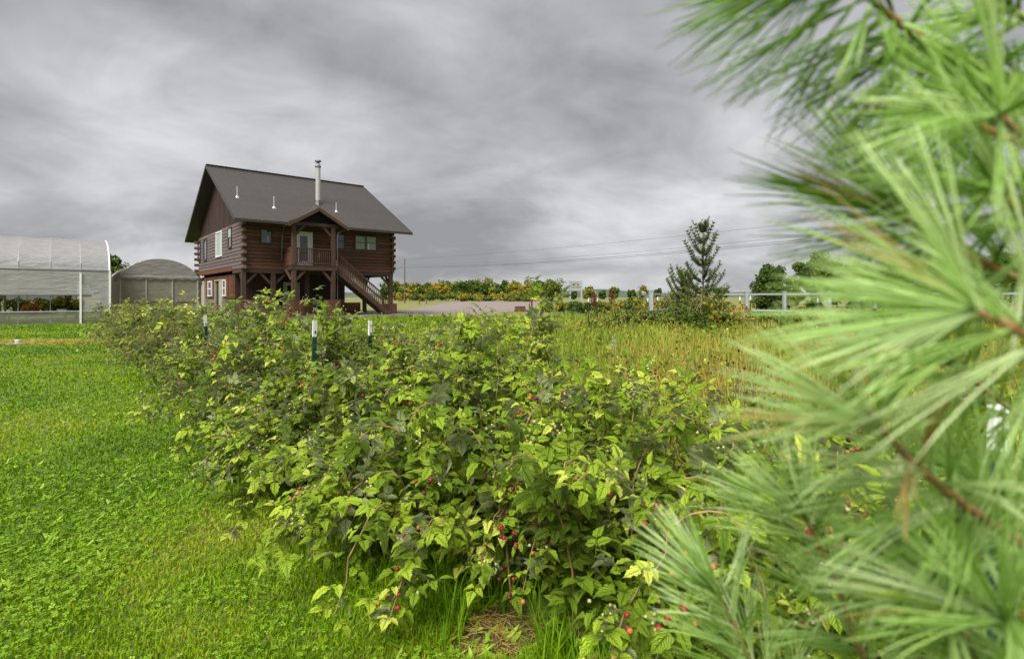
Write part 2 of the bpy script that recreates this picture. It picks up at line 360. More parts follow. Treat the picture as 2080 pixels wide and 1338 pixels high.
so = link('soil_patch', me, None, 'soil'); so['kind'] = 'structure'; so.location = (-0.06, 2.22, 0.009)

# ------------------------------------------------------------------ far hills
mb = MB(); n = 60
vs, fs = [], []
for i in range(n + 1):
    x = -1300 + 2600 * i / n
    h = 7 + 2.5 * math.sin(i * 0.37) + 2 * math.sin(i * 0.93 + 1) + random.uniform(-1, 1)
    h += 8 * math.exp(-((x - 140) / 60) ** 2)
    vs += [(x, 950, 0), (x, 1010, max(h, 4)), (x, 1200, max(h, 4) * 1.0)]
for i in range(n):
    a = i * 3; fs += [(a, a + 3, a + 4, a + 1), (a + 1, a + 4, a + 5, a + 2)]
M['hill'] = grain('wooded_hill', (0.045, 0.068, 0.048), (0.075, 0.095, 0.06), scale=0.04, rough=1, rnd=0)
hl = mb.add(vs, fs).build('hills', 'hill', None, smooth=True); hl['kind'] = 'structure'

# ------------------------------------------------------------------ log house (local frame: x along the front, y away from the viewer)
HX, HY, HYAW, HL, HW = -16.794, 33.611, 0.695, 10.365, 13.54
ZB, ZE, ZR, OG, OE = 3.14, 6.043, 10.719, 0.705, 1.557
SL = (ZR - ZE) / (HW / 2 + OE)
house = empty('log_house', (HX, HY, 0), HYAW, 'dark brown two-storey log house on posts with metal gable roof and outside stair', 'house')
box('slab', 'concrete', house, -0.4, HL + 0.5, -2.1, HW + 0.4, 0.0, 0.13)
# log walls: one backing part per wall, each log its own piece
CH = 0.228; NC = 13
def log_piece(parent, mat, p0, p1, axis, z, th=0.2):
    """chamfered log along axis 0 (x) or 1 (y); p0/p1 = ((lo, hi), centre)"""
    (lo, hi), c = p0, p1; h = CH * 0.985; k = 0.035
    prof = [(c - th / 2 + k, z), (c + th / 2 - k, z), (c + th / 2, z + k), (c + th / 2, z + h - k), (c + th / 2 - k, z + h), (c - th / 2 + k, z + h), (c - th / 2, z + h - k), (c - th / 2, z + k)]
    return MB().prism(prof, 0 if axis == 0 else 1, lo, hi).build('log', mat, parent)
wall_f = box('front_wall', 'dark_in', house, 0.12, HL - 0.12, 0.08, 0.14, ZB, ZB + NC * CH)
wall_l = box('side_wall', 'dark_in', house, 0.08, 0.14, 0.16, HW - 0.16, ZB, ZB + NC * CH)
wall_r = box('side_wall', 'dark_in', house, HL - 0.14, HL - 0.08, 0.16, HW - 0.16, ZB, ZB + NC * CH)
wall_b = box('back_wall', 'dark_in', house, 0.16, HL - 0.16, HW - 0.14, HW - 0.08, ZB, ZB + NC * CH)
for i in range(NC):
    z = ZB + i * CH; ev = i % 2 == 0
    log_piece(wall_f, 'log', (0.2 if ev else 0.0, HL + (-0.2 if ev else 0.22)), 0.1, 0, z)
    log_piece(wall_b, 'log', (0.2 if ev else -0.32, HL + (-0.2 if ev else 0.22)), HW - 0.1, 0, z)
    log_piece(wall_l, 'weathered', (-0.36 if ev else 0.2, HW - (0.2 if not ev else 0.0)), 0.1, 1, z)
    log_piece(wall_r, 'log', (-0.2 if ev else 0.2, HW - 0.2), HL - 0.1, 1, z)
ZT = ZB + NC * CH
def roof_z(y): return ZE + (min(y, HW - y) + OE) * SL
# gable boards (each its own piece), both ends
gab = MB().prism([(0.05, ZT), (HW - 0.05, ZT), (HW / 2, roof_z(HW / 2) - 0.25)], 0, 0.16, 0.2).build('gable', 'dark_in', house)
gab2 = MB().prism([(0.05, ZT), (HW - 0.05, ZT), (HW / 2, roof_z(HW / 2) - 0.25)], 0, HL - 0.2, HL - 0.16).build('gable', 'dark_in', house)
bw = 0.2; nb = int(HW / bw)
for i in range(nb):
    y0, y1 = i * HW / nb, (i + 1) * HW / nb - 0.028
    dx = random.uniform(0, 0.012)
    for g, xa, xb in ((gab, 0.085 - dx, 0.158), (gab2, HL - 0.158, HL - 0.085 + dx)):
        pts = [(y0, ZT + 0.01), (y1, ZT + 0.01), (y1, roof_z(y1) - 0.13), (y0, roof_z(y0) - 0.13)]
        if y0 < HW / 2 < y1: pts.insert(3, (HW / 2, roof_z(HW / 2) - 0.13))
        MB().prism(pts, 0, xa, xb).build('board', 'siding', g)
# roof: deck slab + metal panels with ribs
RT = 0.05
rf = MB()
yc = HW / 2
for sg in (0, 1):
    def Y(y): return y if sg == 0 else HW - y
    a0, a1 = -OG, HL + OG
    rf.add([(a0, Y(-OE), ZE - 0.02), (a1, Y(-OE), ZE - 0.02), (a1, yc, ZR - 0.02), (a0, yc, ZR - 0.02), (a0, Y(-OE), ZE - 0.12), (a1, Y(-OE), ZE - 0.12), (a1, yc, ZR - 0.12), (a0, yc, ZR - 0.12)],
           [(0, 1, 2, 3), (4, 5, 6, 7), (0, 1, 5, 4), (0, 3, 7, 4), (1, 2, 6, 5)])
roof = rf.build('roof', 'trim', house)
npan = 13; pw = (HL + 2 * OG) / npan
sv = Vector((0, HW / 2 + OE, ZR - ZE)); sln = sv.length; sn = Vector((0, -sv.z, sv.y)).normalized()
pm = MB()
def slp(x, t, h): q = Vector((x, -OE, ZE)) + sv * t + sn * h; return q
pm.add([slp(0, 0, 0.002), slp(pw, 0, 0.002), slp(pw, 1, 0.002), slp(0, 1, 0.002)], [(0, 1, 2, 3)])
for k in range(4):
    x = (k + 0.12) * pw / 4; w_ = 0.028
    pm.add([slp(x - w_, 0, 0.0), slp(x - w_ * 0.4, 0, 0.026), slp(x + w_ * 0.4, 0, 0.026), slp(x + w_, 0, 0.0), slp(x - w_, 1, 0.0), slp(x - w_ * 0.4, 1, 0.026), slp(x + w_ * 0.4, 1, 0.026), slp(x + w_, 1, 0.0)],
           [(0, 1, 5, 4), (1, 2, 6, 5), (2, 3, 7, 6), (0, 3, 2, 1)])
pme = pm.mesh('roof_panel'); pme.materials.append(M['roof'])
for sg in (0, 1):
    for i in range(npan):
        o = link('roof_panel', pme, roof)
        if sg == 0: o.location = (-OG + i * pw, 0, 0)
        else: o.location = (-OG + (i + 1) * pw, HW, 0); o.rotation_euler = (0, 0, math.pi)
MB().bar((-OG - 0.01, yc, ZR + 0.03), (HL + OG + 0.01, yc, ZR + 0.03), 0.3, 0.05).build('ridge_cap', 'roof', roof)
for xx in (-OG - 0.012, HL + OG + 0.012):
    for sg in (0, 1):
        MB().bar((xx, -OE if sg == 0 else HW + OE, ZE - 0.09), (xx, yc, ZR - 0.09), 0.05, 0.2).build('barge_board', 'trim', roof)
for yy in (-OE - 0.06, HW + OE + 0.06):
    MB().box(-OG, HL + OG, yy - 0.055, yy + 0.05, ZE - 0.16, ZE - 0.03).build('gutter', 'trim', roof)
# chimney and vents
ch = MB().tube([(5.5, 2.01, 7.8), (5.5, 2.01, 10.85)], 0.17, 14).build('chimney', 'pipe', house, smooth=False)
MB().tube([(5.5, 2.01, 7.75), (5.5, 2.01, 8.25)], [0.42, 0.18], 14).build('flashing', 'roof', ch)
MB().tube([(5.5, 2.01, 10.62), (5.5, 2.01, 10.7)], 0.215, 14).build('collar', 'dark_steel', ch)
MB().tube([(5.5, 2.01, 10.85), (5.5, 2.01, 11.02)], 0.11, 12).build('neck', 'dark_steel', ch)
MB().tube([(5.5, 2.01, 11.02), (5.5, 2.01, 11.12)], [0.23, 0.2], 14).build('cap', 'dark_steel', ch)
for a, b_, h in ((0.13, 1.6, 0.68), (2.07, 0.48, 0.75), (6.39, 0.9, 0.62)):
    z = roof_z(b_); vp = MB().tube([(a, b_, z - 0.1), (a, b_, z + h)], 0.04, 8).build('vent_pipe', 'pipe', house)
    MB().tube([(a, b_, z - 0.08), (a, b_, z + 0.09)], [0.17, 0.06], 10).build('flashing', 'pipe', vp)
# windows
def window_front(x0, x1, z0, z1, nx, nz, fm='trim', y=0.0, par=house, curtain=False, nm='window'):
    f_ = MB(); t = 0.07
    f_.box(x0 - t, x1 + t, y - 0.06, y + 0.03, z1, z1 + t).box(x0 - t, x1 + t, y - 0.08, y + 0.03, z0 - t, z0)
    f_.box(x0 - t, x0, y - 0.058, y + 0.03, z0, z1).box(x1, x1 + t, y - 0.058, y + 0.03, z0, z1)
    fr = f_.build(nm, fm, par)
    dx, dz = (x1 - x0) / nx, (z1 - z0) / nz
    for i in range(nx):
        for k in range(nz):
            box('pane', 'glass', fr, x0 + i * dx + 0.01, x0 + (i + 1) * dx - 0.01, y - 0.022, y - 0.012, z0 + k * dz + 0.01, z0 + (k + 1) * dz - 0.01)
    for i in range(1, nx): box('mullion', fm, fr, x0 + i * dx - 0.03, x0 + i * dx + 0.03, y - 0.045, y + 0.01, z0, z1)
    for k in range(1, nz): box('sash_bar', fm, fr, x0, x1, y - 0.04, y + 0.011, z0 + k * dz - 0.025, z0 + k * dz + 0.025)
    return fr
def window_side(y0, y1, z0, z1, nz, fm, x=0.0, pane='glass'):
    t = 0.08; f_ = MB()
    f_.box(x - 0.06, x + 0.03, y0 - t, y1 + t, z1, z1 + t).box(x - 0.07, x + 0.03, y0 - t, y1 + t, z0 - t, z0)
    f_.box(x - 0.058, x + 0.03, y0 - t, y0, z0, z1).box(x - 0.058, x + 0.03, y1, y1 + t, z0, z1)
    fr = f_.build('window', fm, house); dz = (z1 - z0) / nz
    for k in range(nz): box('pane', pane, fr, x - 0.022, x - 0.012, y0 + 0.01, y1 - 0.01, z0 + k * dz + 0.01, z0 + (k + 1) * dz - 0.01)
    for k in range(1, nz): box('sash_bar', fm, fr, x - 0.04, x + 0.01, y0, y1, z0 + k * dz - 0.03, z0 + k * dz + 0.03)
    return fr
w1 = window_front(1.16, 1.74, 4.82, 5.64, 1, 1); box('curtain', 'cream', w1, 1.5, 1.62, -0.03, -0.023, 4.86, 5.25)
window_front(6.03, 6.57, 4.74, 5.74, 1, 2)
w3 = window_front(7.40, 9.02, 4.74, 5.74, 2, 2)
for xx in (7.45, 8.28): box('curtain', 'curtain', w3, xx, xx + 0.66, -0.0285, -0.0235, 4.8, 5.7)
box('curtain', 'white', w3, 8.36, 8.44, -0.0345, -0.0295, 4.78, 5.2)
window_side(12.75, 13.65, 4.3, 5.8, 1, 'trim'); window_side(10.3, 11.3, 4.25, 5.8, 1, 'trim')
window_side(5.4, 6.95, 4.28, 5.9, 1, 'white', pane='curtain'); wv = window_side(2.5, 3.3, 4.68, 5.9, 2, 'trim')
box('shade', 'curtain', wv, -0.032, -0.0235, 2.52, 3.28, 5.32, 5.88)
# upper door
dr = empty('door', (0, 0, 0)); dr.parent = house
MB().box(3.34, 3.44, -0.08, 0.02, 3.42, 5.7).box(4.28, 4.38, -0.08, 0.02, 3.42, 5.7).box(3.44, 4.28, -0.08, 0.02, 5.58, 5.7).build('frame', 'white', dr)
MB().box(3.44, 3.55, -0.05, 0.0, 3.42, 5.57).box(4.05, 4.28, -0.05, 0.0, 3.42, 5.57).box(3.55, 4.05, -0.05, 0.0, 3.42, 3.74).box(3.55, 4.05, -0.05, 0.0, 5.42, 5.57).build('leaf', 'white', dr)
box('pane', 'glass', dr, 3.55, 4.05, -0.03, -0.01, 3.74, 5.42); MB().tube([(4.2, -0.09, 4.42), (4.2, -0.04, 4.42)], 0.03, 8).build('handle', 'dark_steel', dr)
# porch
PB = -1.7
pd = box('porch_deck', 'timber', house, 2.42, 5.36, PB - 0.12, -0.001, ZB - 0.06, 3.36)
for i in range(12): box('deck_board', 'timber', pd, 2.40, 5.38, PB - 0.14 + i * 0.15, PB - 0.14 + i * 0.15 + 0.138, 3.362, 3.40)
def post(x, y, z0, z1, s=0.25, nm='post'): return box(nm, 'timber', house, x - s / 2, x + s / 2, y - s / 2, y + s / 2, z0, z1, bevel=0.012)
post(2.62, PB + 0.02, 3.401, 5.92); post(5.14, PB + 0.02, 3.401, 5.92)
post(2.62, PB + 0.02, 0.13, ZB - 0.061); post(5.14, PB + 0.02, 0.13, ZB - 0.061)
MB().box(2.3, 5.5, PB - 0.1, PB + 0.13, 5.921, 6.12).build('porch_beam', 'timber', house)
for x, s in ((2.62, 1), (5.14, -1)):
    MB().bar((x + s * 0.12, PB + 0.02, 5.32), (x + s * 0.68, PB + 0.02, 5.94), 0.12, 0.15).build('brace', 'timber', house)
    MB().bar((x + s * 0.12, PB + 0.02, 2.42), (x + s * 0.72, PB + 0.02, 3.1), 0.12, 0.15).build('brace', 'timber', house)
MB().bar((2.50, PB + 0.02, 2.45), (2.28, PB + 0.4, 3.08), 0.12, 0.14).build('brace', 'timber', house)
ral = empty('porch_railing'); ral.parent = house
MB().box(2.745, 5.015, PB - 0.05, PB + 0.05, 4.42, 4.49).build('handrail', 'timber', ral); MB().box(2.745, 5.015, PB - 0.03, PB + 0.03, 3.48, 3.54).build('bottom_rail', 'timber', ral)
for i in range(17): x = 2.85 + i * 0.128; box('baluster', 'timber', ral, x - 0.02, x + 0.02, PB - 0.02, PB + 0.02, 3.541, 4.419)
box('balcony_lamp', 'fresh', house, 4.78, 4.86, -0.1, -0.01, 4.0, 4.35)
psw = empty('porch_side_wall'); psw.parent = house
for i in range(6): MB().box(2.5, 2.62, PB + 0.147, -0.012, 3.402 + i * 0.19, 3.402 + i * 0.19 + 0.18).build('plank', 'log', psw)
# porch gable roof
PX, PZ, PE = 4.06, 7.06, 5.90
pr = empty('porch_roof'); pr.parent = house
for s, xe in ((-1, 2.1), (1, 6.04)):
    yb = 0.24
    top = [(PX, PB - 0.45, PZ), (xe, PB - 0.45, PE), (xe, -OE - 0.12, PE), (PX, yb, PZ)]
    MB().add(top + [(x, y, z - 0.1) for x, y, z in top], [(0, 1, 2, 3), (7, 6, 5, 4), (0, 4, 5, 1), (1, 5, 6, 2), (2, 6, 7, 3), (3, 7, 4, 0)]).build('roof_slope', 'roof', pr)
    MB().bar((PX - s * 0.0, PB - 0.48, PZ - 0.09), (xe, PB - 0.48, PE - 0.09), 0.055, 0.2).build('barge_board', 'timber', pr)
MB().prism([(2.35, 6.121), (5.75, 6.121), (PX, PZ - 0.14)], 1, PB + 0.3, PB + 0.34).build('gable_panel', 'dark_in', pr)
# downspouts
MB().tube([(2.0, -OE - 0.05, 5.9), (2.25, -1.0, 5.75), (2.38, -0.18, 5.45), (2.38, -0.14, 3.75)], 0.045, 8).build('downspout', 'dark_steel', house)
MB().tube([(6.0, -OE, 5.85), (5.5, PB + 0.05, 5.6), (5.42, PB - 0.02, 5.3), (5.44, PB - 0.02, 0.2)], 0.04, 8).build('downspout', 'dark_steel', house)
# stair
st = empty('staircase'); st.parent = house
SA, SZ, EA, EZ = 5.4, 3.38, 9.35, 0.18
for yy in (-1.5, -0.42):
    MB().bar((SA, yy, SZ - 0.2), (EA, yy, EZ - 0.06), 0.06, 0.3).build('stringer', 'timber', st)
ns = 16
for i in range(ns):
    t = (i + 0.5) / ns; x = SA + (EA - SA) * t; z = SZ + (EZ - SZ) * (i + 1) / (ns + 0.3)
    box('tread', 'timber', st, x - 0.14, x + 0.14, -1.469, -0.451, z - 0.045, z)
for yy, mt in ((-1.5, 'timber'), (-0.42, 'fresh')):
    MB().bar((SA + 0.1, yy, SZ + 0.86), (EA - 0.05, yy, EZ + 0.98), 0.07, 0.09).build('handrail', 'timber', st)
    nbal = 28
    for i in range(nbal):
        t = (i + 0.7) / nbal; x = SA + 0.1 + (EA - SA - 0.15) * t; z = SZ + (EZ - SZ) * t
        box('baluster', mt, st, x - 0.021, x + 0.021, yy - 0.021, yy + 0.021, z - 0.1, z + 0.86)
post(EA + 0.02, -1.5, 0.13, 1.35, 0.12, 'stair_post'); post(EA + 0.02, -0.42, 0.13, 1.35, 0.12, 'stair_post')
# lower storey posts, beams and braces
box('beam', 'timber', house, 0.0, HL, 0.0, 0.26, ZB - 0.24, ZB - 0.002); box('beam', 'timber', house, HL - 0.26, HL - 0.001, 0.261, HW - 0.1, ZB - 0.24, ZB - 0.002)
box('beam', 'timber', house, 0.0, 0.24, 0.261, 2.3, ZB - 0.24, ZB - 0.002)
for x, y in ((0.14, 0.13), (1.9, 0.13), (HL - 0.15, 0.13), (HL - 0.15, 4.6), (HL - 0.15, 9.0), (HL - 0.15, HW - 0.3), (0.14, HW - 0.2), (4.15, 0.4), (7.9, 4.6)): post(x, y, 0.13, ZB - 0.241, 0.27)
for x, y, dx, dy in ((0.14, 0.13, 1, 0), (0.14, 0.13, 0, 1), (1.9, 0.13, -1, 0), (1.9, 0.13, 1, 0), (HL - 0.15, 0.13, -1, 0), (HL - 0.15, 0.13, 0, 1), (HL - 0.15, 4.6, 0, -1), (HL - 0.15, 4.6, 0, 1), (HL - 0.15, 4.6, -1, 0), (HL - 0.15, 9, 0, -1), (HL - 0.15, 9, 0, 1), (0.14, HW - 0.2, 0, -1), (0.14, HW - 0.2, -0.8, 0)):
    MB().bar((x + dx * 0.13, y + dy * 0.13, 2.22), (x + dx * 0.78, y + dy * 0.78, 2.9), 0.12, 0.15).build('brace', 'timber', house)
box('ceiling', 'siding', house, 0.25, HL - 0.27, 0.27, HW - 0.15, ZB - 0.06, ZB - 0.004)
# lower room
LX0, LX1, LY0, LY1, WZ = 0.22, 7.6, 2.35, 13.2, 1.22
lw = box('lower_front_wall', 'dark_in', house, LX0 + 0.05, LX1, LY0, LY0 + 0.1, 0.13, ZB - 0.07)
lw2 = box('lower_side_wall', 'dark_in', house, LX0, LX0 + 0.1, LY0 + 0.12, LY1, 0.13, ZB - 0.25)
box('lower_side_wall', 'siding', house, LX1 - 0.1, LX1, LY0 + 0.12, LY1, 0.13, ZB - 0.07); box('lower_back_wall', 'siding', house, LX0 + 0.1, LX1 - 0.1, LY1 - 0.1, LY1, 0.13, ZB - 0.07)
nb = 36
for i in range(nb):
    x0 = LX0 + i * (LX1 - LX0) / nb; x1 = x0 + (LX1 - LX0) / nb - 0.02
    if x1 > 3.2 and x0 < 4.3: continue
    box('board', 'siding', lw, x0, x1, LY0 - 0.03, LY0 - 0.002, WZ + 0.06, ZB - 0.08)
for i in range(12):
    x0 = LX0 + i * (LX1 - LX0) / 12; x1 = x0 + (LX1 - LX0) / 12 - 0.012
    if x1 > 3.2 and x0 < 4.3: continue
    for k in range(2): box('block', 'stone', lw, x0, x1, LY0 - 0.06, LY0 - 0.002, 0.131 + k * 0.54, 0.131 + k * 0.54 + 0.53)
box('ledge', 'timber', lw, LX0, 3.18, LY0 - 0.08, LY0 - 0.002, WZ, WZ + 0.058); box('ledge', 'timber', lw, 4.32, LX1, LY0 - 0.08, LY0 - 0.002, WZ, WZ + 0.058)
dl = empty('lower_door'); dl.parent = house
MB().box(3.2, 3.3, LY0 - 0.09, LY0 - 0.001, 0.13, 2.4).box(4.2, 4.3, LY0 - 0.09, LY0 - 0.001, 0.13, 2.4).box(3.3, 4.2, LY0 - 0.09, LY0 - 0.001, 2.3, 2.4).build('frame', 'cream', dl)
MB().box(3.3, 4.2, LY0 - 0.06, LY0 - 0.001, 0.13, 1.78).box(3.3, 3.47, LY0 - 0.06, LY0 - 0.001, 1.78, 2.3).box(4.03, 4.2, LY0 - 0.06, LY0 - 0.001, 1.78, 2.3).box(3.47, 4.03, LY0 - 0.06, LY0 - 0.001, 2.16, 2.3).build('leaf', 'cream', dl)
box('pane', 'glass', dl, 3.47, 4.03, LY0 - 0.03, LY0 - 0.002, 1.78, 2.16); MB().tube([(4.12, LY0 - 0.11, 1.1), (4.12, LY0 - 0.05, 1.1)], 0.03, 8).build('handle', 'dark_steel', dl)
nb = 52
skip = ((5.9, 8.2), (12.0, 13.2))
for i in range(nb):
    y0 = LY0 + 0.13 + i * (LY1 - LY0 - 0.13) / nb; y1 = y0 + (LY1 - LY0 - 0.13) / nb - 0.02
    hole = any(y1 > a and y0 < c for a, c in skip)
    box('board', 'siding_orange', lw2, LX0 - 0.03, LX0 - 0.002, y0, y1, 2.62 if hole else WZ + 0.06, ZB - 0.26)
box('fascia_board', 'siding_orange', lw2, LX0 - 0.24, LX0 - 0.035, 2.4, LY1 + 0.2, ZB - 0.05, ZB + 0.22)
for y0 in np.arange(LY0 + 0.13, LY1 - 0.3, 0.6):
    if any(y0 + 0.6 > a and y0 < c for a, c in skip): continue
    for k in range(2): box('block', 'stone', lw2, LX0 - 0.06, LX0 - 0.002, y0, y0 + 0.588, 0.131 + k * 0.54, 0.131 + k * 0.54 + 0.53)
for y0, y1 in ((5.9, 8.2), (12.0, 13.15)):
    d_ = empty('side_door'); d_.parent = house
    MB().box(LX0 - 0.1, LX0 - 0.001, y0, y0 + 1.0, 0.13, 2.52).build('leaf', 'cream', d_)
    MB().box(LX0 - 0.12, LX0 - 0.001, y0 - 0.1, y0 - 0.002, 0.13, 2.62).box(LX0 - 0.12, LX0 - 0.001, y1 - 0.1, y1, 0.13, 2.62).box(LX0 - 0.12, LX0 - 0.001, y0, y1 - 0.1, 2.53, 2.62).build('frame', 'cream', d_)
window_side(9.55, 10.7, 1.5, 2.5, 2, 'white', LX0 - 0.04); window_side(5.05, 5.75, 1.5, 2.5, 2, 'white', LX0 - 0.04)
# boarded skirts round the posts
def skirt(x, y, s=0.36, h=1.05, z0=0.13):
    e_ = empty('post_skirt', (x, y, z0)); e_.parent = house; k = 5; bw_ = 2 * s / k
    for i in range(k):
        q = -s + i * bw_
        for nm_, a in (('f', (q, q + bw_ - 0.012, -s - 0.025, -s)), ('b', (q, q + bw_ - 0.012, s, s + 0.025)), ('l', (-s - 0.025, -s, q, q + bw_ - 0.012)), ('r', (s, s + 0.025, q, q + bw_ - 0.012))):
            box('board', 'skirt', e_, a[0], a[1], a[2], a[3], 0, h + random.uniform(-0.01, 0.01))
skirt(2.62, PB + 0.02); skirt(5.14, PB + 0.02); skirt(4.15, 0.4, 0.36, 0.9); skirt(0.14, 0.13, 0.3, 0.95); skirt(HL - 0.15, 0.13, 0.33, 0.75); skirt(7.9, 4.6, 0.36, 0.9)
skp = empty('low_screen'); skp.parent = house
for i in range(9): box('board', 'skirt', skp, 6.3 + i * 0.2, 6.3 + i * 0.2 + 0.185, 0.62, 0.65, 0.13, 0.98)

# ------------------------------------------------------------------ greenhouses
U_ = np.array([math.cos(HYAW), math.sin(HYAW)]); V_ = np.array([-math.sin(HYAW), math.cos(HYAW)])
gh = empty('greenhouse', (-21.4, 28.8, 0), HYAW, 'long white plastic greenhouse with its side curtain rolled part way up over plants', 'greenhouse')
GL, GW, GE, GR = -18.0, 9.2, 2.75, 1.92
def arc(n, b0=0.0, b1=9.2, ze=GE, rise=GR): return [(b0 + (b1 - b0) * 0.5 * (1 - math.cos(math.pi * i / n)), ze + rise * math.sin(math.pi * i / n)) for i in range(n + 1)]
ar = arc(16); NB = 15; bay = -GL / NB
for k in range(NB):       # one sheet of film per bay, sagging a little between hoops
    mb = MB(); xs = [-(k + t) * bay for t in (0.0, 0.5, 1.0)]
    for j, x in enumerate(xs):
        for (b_, z) in ar:
            q = 0.035 if j == 1 else 0.0; mb.v.append((x, b_, z - q + 0.03))
    n = len(ar)
    for j in range(2):
        for i in range(n - 1): mb.f.append((j * n + i, j * n + i + 1, (j + 1) * n + i + 1, (j + 1) * n + i))
    mb.build('roof_film', 'film_roof', gh, smooth=True)
for k in range(NB + 1):
    x = -k * bay
    MB().tube([(x, 0, 0)] + [(x, b_, z) for b_, z in ar] + [(x, GW, 0)], 0.032 if k else 0.045, 6).build('hoop', 'steel' if k else 'white', gh)
for z, r_, mt in ((0.64, 0.035, 'vinyl'), (GE, 0.03, 'dark_steel')):
    for b_ in (-0.05, GW + 0.05): MB().tube([(GL, b_, z), (0, b_, z)], r_, 6).build('rail', mt, gh)
MB().tube([(GL, -0.07, 1.48), (-0.8, -0.07, 1.48)], 0.035, 6).build('roll_bar', 'dark_steel', gh)
MB().tube([(GL, GW + 0.07, 1.15), (-0.8, GW + 0.07, 1.15)], 0.035, 6).build('roll_bar', 'dark_steel', gh)
def film_wall(name, mat, y, x0, x1, z0, z1, seed, amp=0.03):
    n1, n2 = 24, 6; mb = MB()
    for j in range(n2 + 1):
        for i in range(n1 + 1):
            x = x0 + (x1 - x0) * i / n1; z = z0 + (z1 - z0) * j / n2
            mb.v.append((x, y + amp * math.sin(x * 2.3 + z * 3.1 + seed) * math.sin(math.pi * j / n2), z))
    for j in range(n2):
        for i in range(n1): a = j * (n1 + 1) + i; mb.f.append((a, a + 1, a + n1 + 2, a + n1 + 1))
    return mb.build(name, mat, gh, smooth=True)
film_wall('side_curtain', 'film_side', -0.05, GL, -1.2, 1.5, 2.74, 0); film_wall('base_film', 'film_clear', -0.05, GL, 0, 0.0, 0.63, 1, 0.01)
film_wall('end_bay_film', 'film_side', -0.04, -1.19, 0, 0.66, 2.74, 2, 0.01)
film_wall('side_curtain', 'film_roof', GW + 0.05, GL, -1.2, 1.17, 2.74, 3); film_wall('base_film', 'film_clear', GW + 0.05, GL, 0, 0, 0.5, 4, 0.01)
MB().prism([(0.03, 0.0)] + [(b_, z) for b_, z in ar] + [(GW - 0.03, 0.0)], 0, 0.005, 0.02).build('end_wall_film', 'film_side', gh)
MB().prism([(0.03, 0.0)] + [(b_, z) for b_, z in ar] + [(GW - 0.03, 0.0)], 0, GL - 0.02, GL - 0.005).build('end_wall_film', 'film_side', gh)
MB().box(-1.25, -1.17, -0.12, -0.06, 0.0, 2.62).build('door_post', 'white', gh); MB().box(-0.03, 0.05, -0.1, -0.03, 0.0, 2.75).build('corner_post', 'white', gh)
for k in range(5):
    x = -2.35 - k * 2.4
    MB().bar((x, -0.02, GE - 0.05), (x - 0.5, 0.0, 1.3), 0.03, 0.03).build('brace', 'steel', gh); MB().bar((x, -0.02, GE - 0.05), (x + 0.5, 0.0, 1.3), 0.03, 0.03).build('brace', 'steel', gh)
for x in (-1.8, -4.2, -6.6, -9): MB().box(x - 0.04, x + 0.04, 2.4, 2.48, 0, 4.2).build('inner_post', 'dark_steel', gh)

th = empty('small_tunnel', (-22.25, 30.75, 0), HYAW, 'small round-topped tunnel greenhouse with grey fabric end beside the log house', 'greenhouse')
TW, TE, TR, TLn = 3.85, 2.58, 1.05, 9.0
ta = [(TW * 0.5 * (1 - math.cos(math.pi * i / 18)), TE + TR * math.sin(math.pi * i / 18) ** 1.3) for i in range(19)]
mb = MB(); n = len(ta)
for j in range(7):
    for x, z in ta: mb.v.append((x, TLn * j / 6, z))
for j in range(6):
    for i in range(n - 1): mb.f.append((j * n + i, j * n + i + 1, (j + 1) * n + i + 1, (j + 1) * n + i))
mb.build('roof_film', 'film_grey', th, smooth=True)
MB().prism(ta, 1, -0.02, -0.005).build('end_lunette', 'film_grey', th)
mb = MB(); 
for i in range(25):
    x = -0.05 + (TW + 0.1) * i / 24; q = 0.05 * math.sin(i * 1.9)
    mb.v += [(x, -0.07, TE + 0.05), (x, -0.12 + 0.02 * math.sin(i * 2.3), TE - 0.1 + q * 0.4), (x, -0.05, TE - 0.22 + q)]
for i in range(24): a = i * 3; mb.f += [(a, a + 3, a + 4, a + 1), (a + 1, a + 4, a + 5, a + 2)]
mb.build('rolled_flap', 'film_grey', th, smooth=True)
for i, (x0, x1) in enumerate(((0.03, 1.2), (1.26, 2.5), (2.56, TW - 0.03))):
    box('end_film', 'film_tan', th, x0, x1, 0.0, 0.012, 1.1, TE - 0.05); box('lower_panel', 'cream' if i == 9 else 'film_tan', th, x0, x1, 0.0, 0.015, 0.02, 1.06)
for x in (0.0, 1.23, 2.53, TW): box('end_post', 'pipe', th, x - 0.035, x + 0.035, -0.05, 0.03, 0, TE + 0.02)
box('cross_rail', 'timber_old', th, 0.04, TW - 0.04, -0.03, -0.002, 1.04, 1.12)
for x in (0.0, TW):
    mb = MB()
    for j in range(13):
        for k in range(4): mb.v.append((x + 0.02 * math.sin(j * 1.3 + k), TLn * j / 12, TE * k / 3))
    for j in range(12):
        for k in range(3): a = j * 4 + k; mb.f.append((a, a + 4, a + 5, a + 1))
    mb.build('side_film', 'film_tan', th, smooth=True)
for j in range(7): MB().tube([(0, TLn * j / 6, 0)] + [(x, TLn * j / 6, z - 0.03) for x, z in ta] + [(TW, TLn * j / 6, 0)], 0.025, 6).build('hoop', 'steel', th)
# curtain between the two greenhouses
mb = MB()
pA, pB = Vector((-21.42, 28.92, 0)), Vector((-22.23, 30.7, 0))
for i in range(9):
    t = i / 8; q = pA.lerp(pB, t)
    for k in range(7): mb.v.append((q.x + 0.03 * math.sin(k * 1.1 + i), q.y, (2.55 - 0.35 * math.sin(math.pi * t)) * k / 6))
for i in range(8):
    for k in range(6): a = i * 7 + k; mb.f.append((a, a + 7, a + 8, a + 1))
tag(mb.build('plastic_curtain', 'film_tan', None, smooth=True), 'slack tan plastic curtain closing the gap between the two greenhouses', 'curtain')

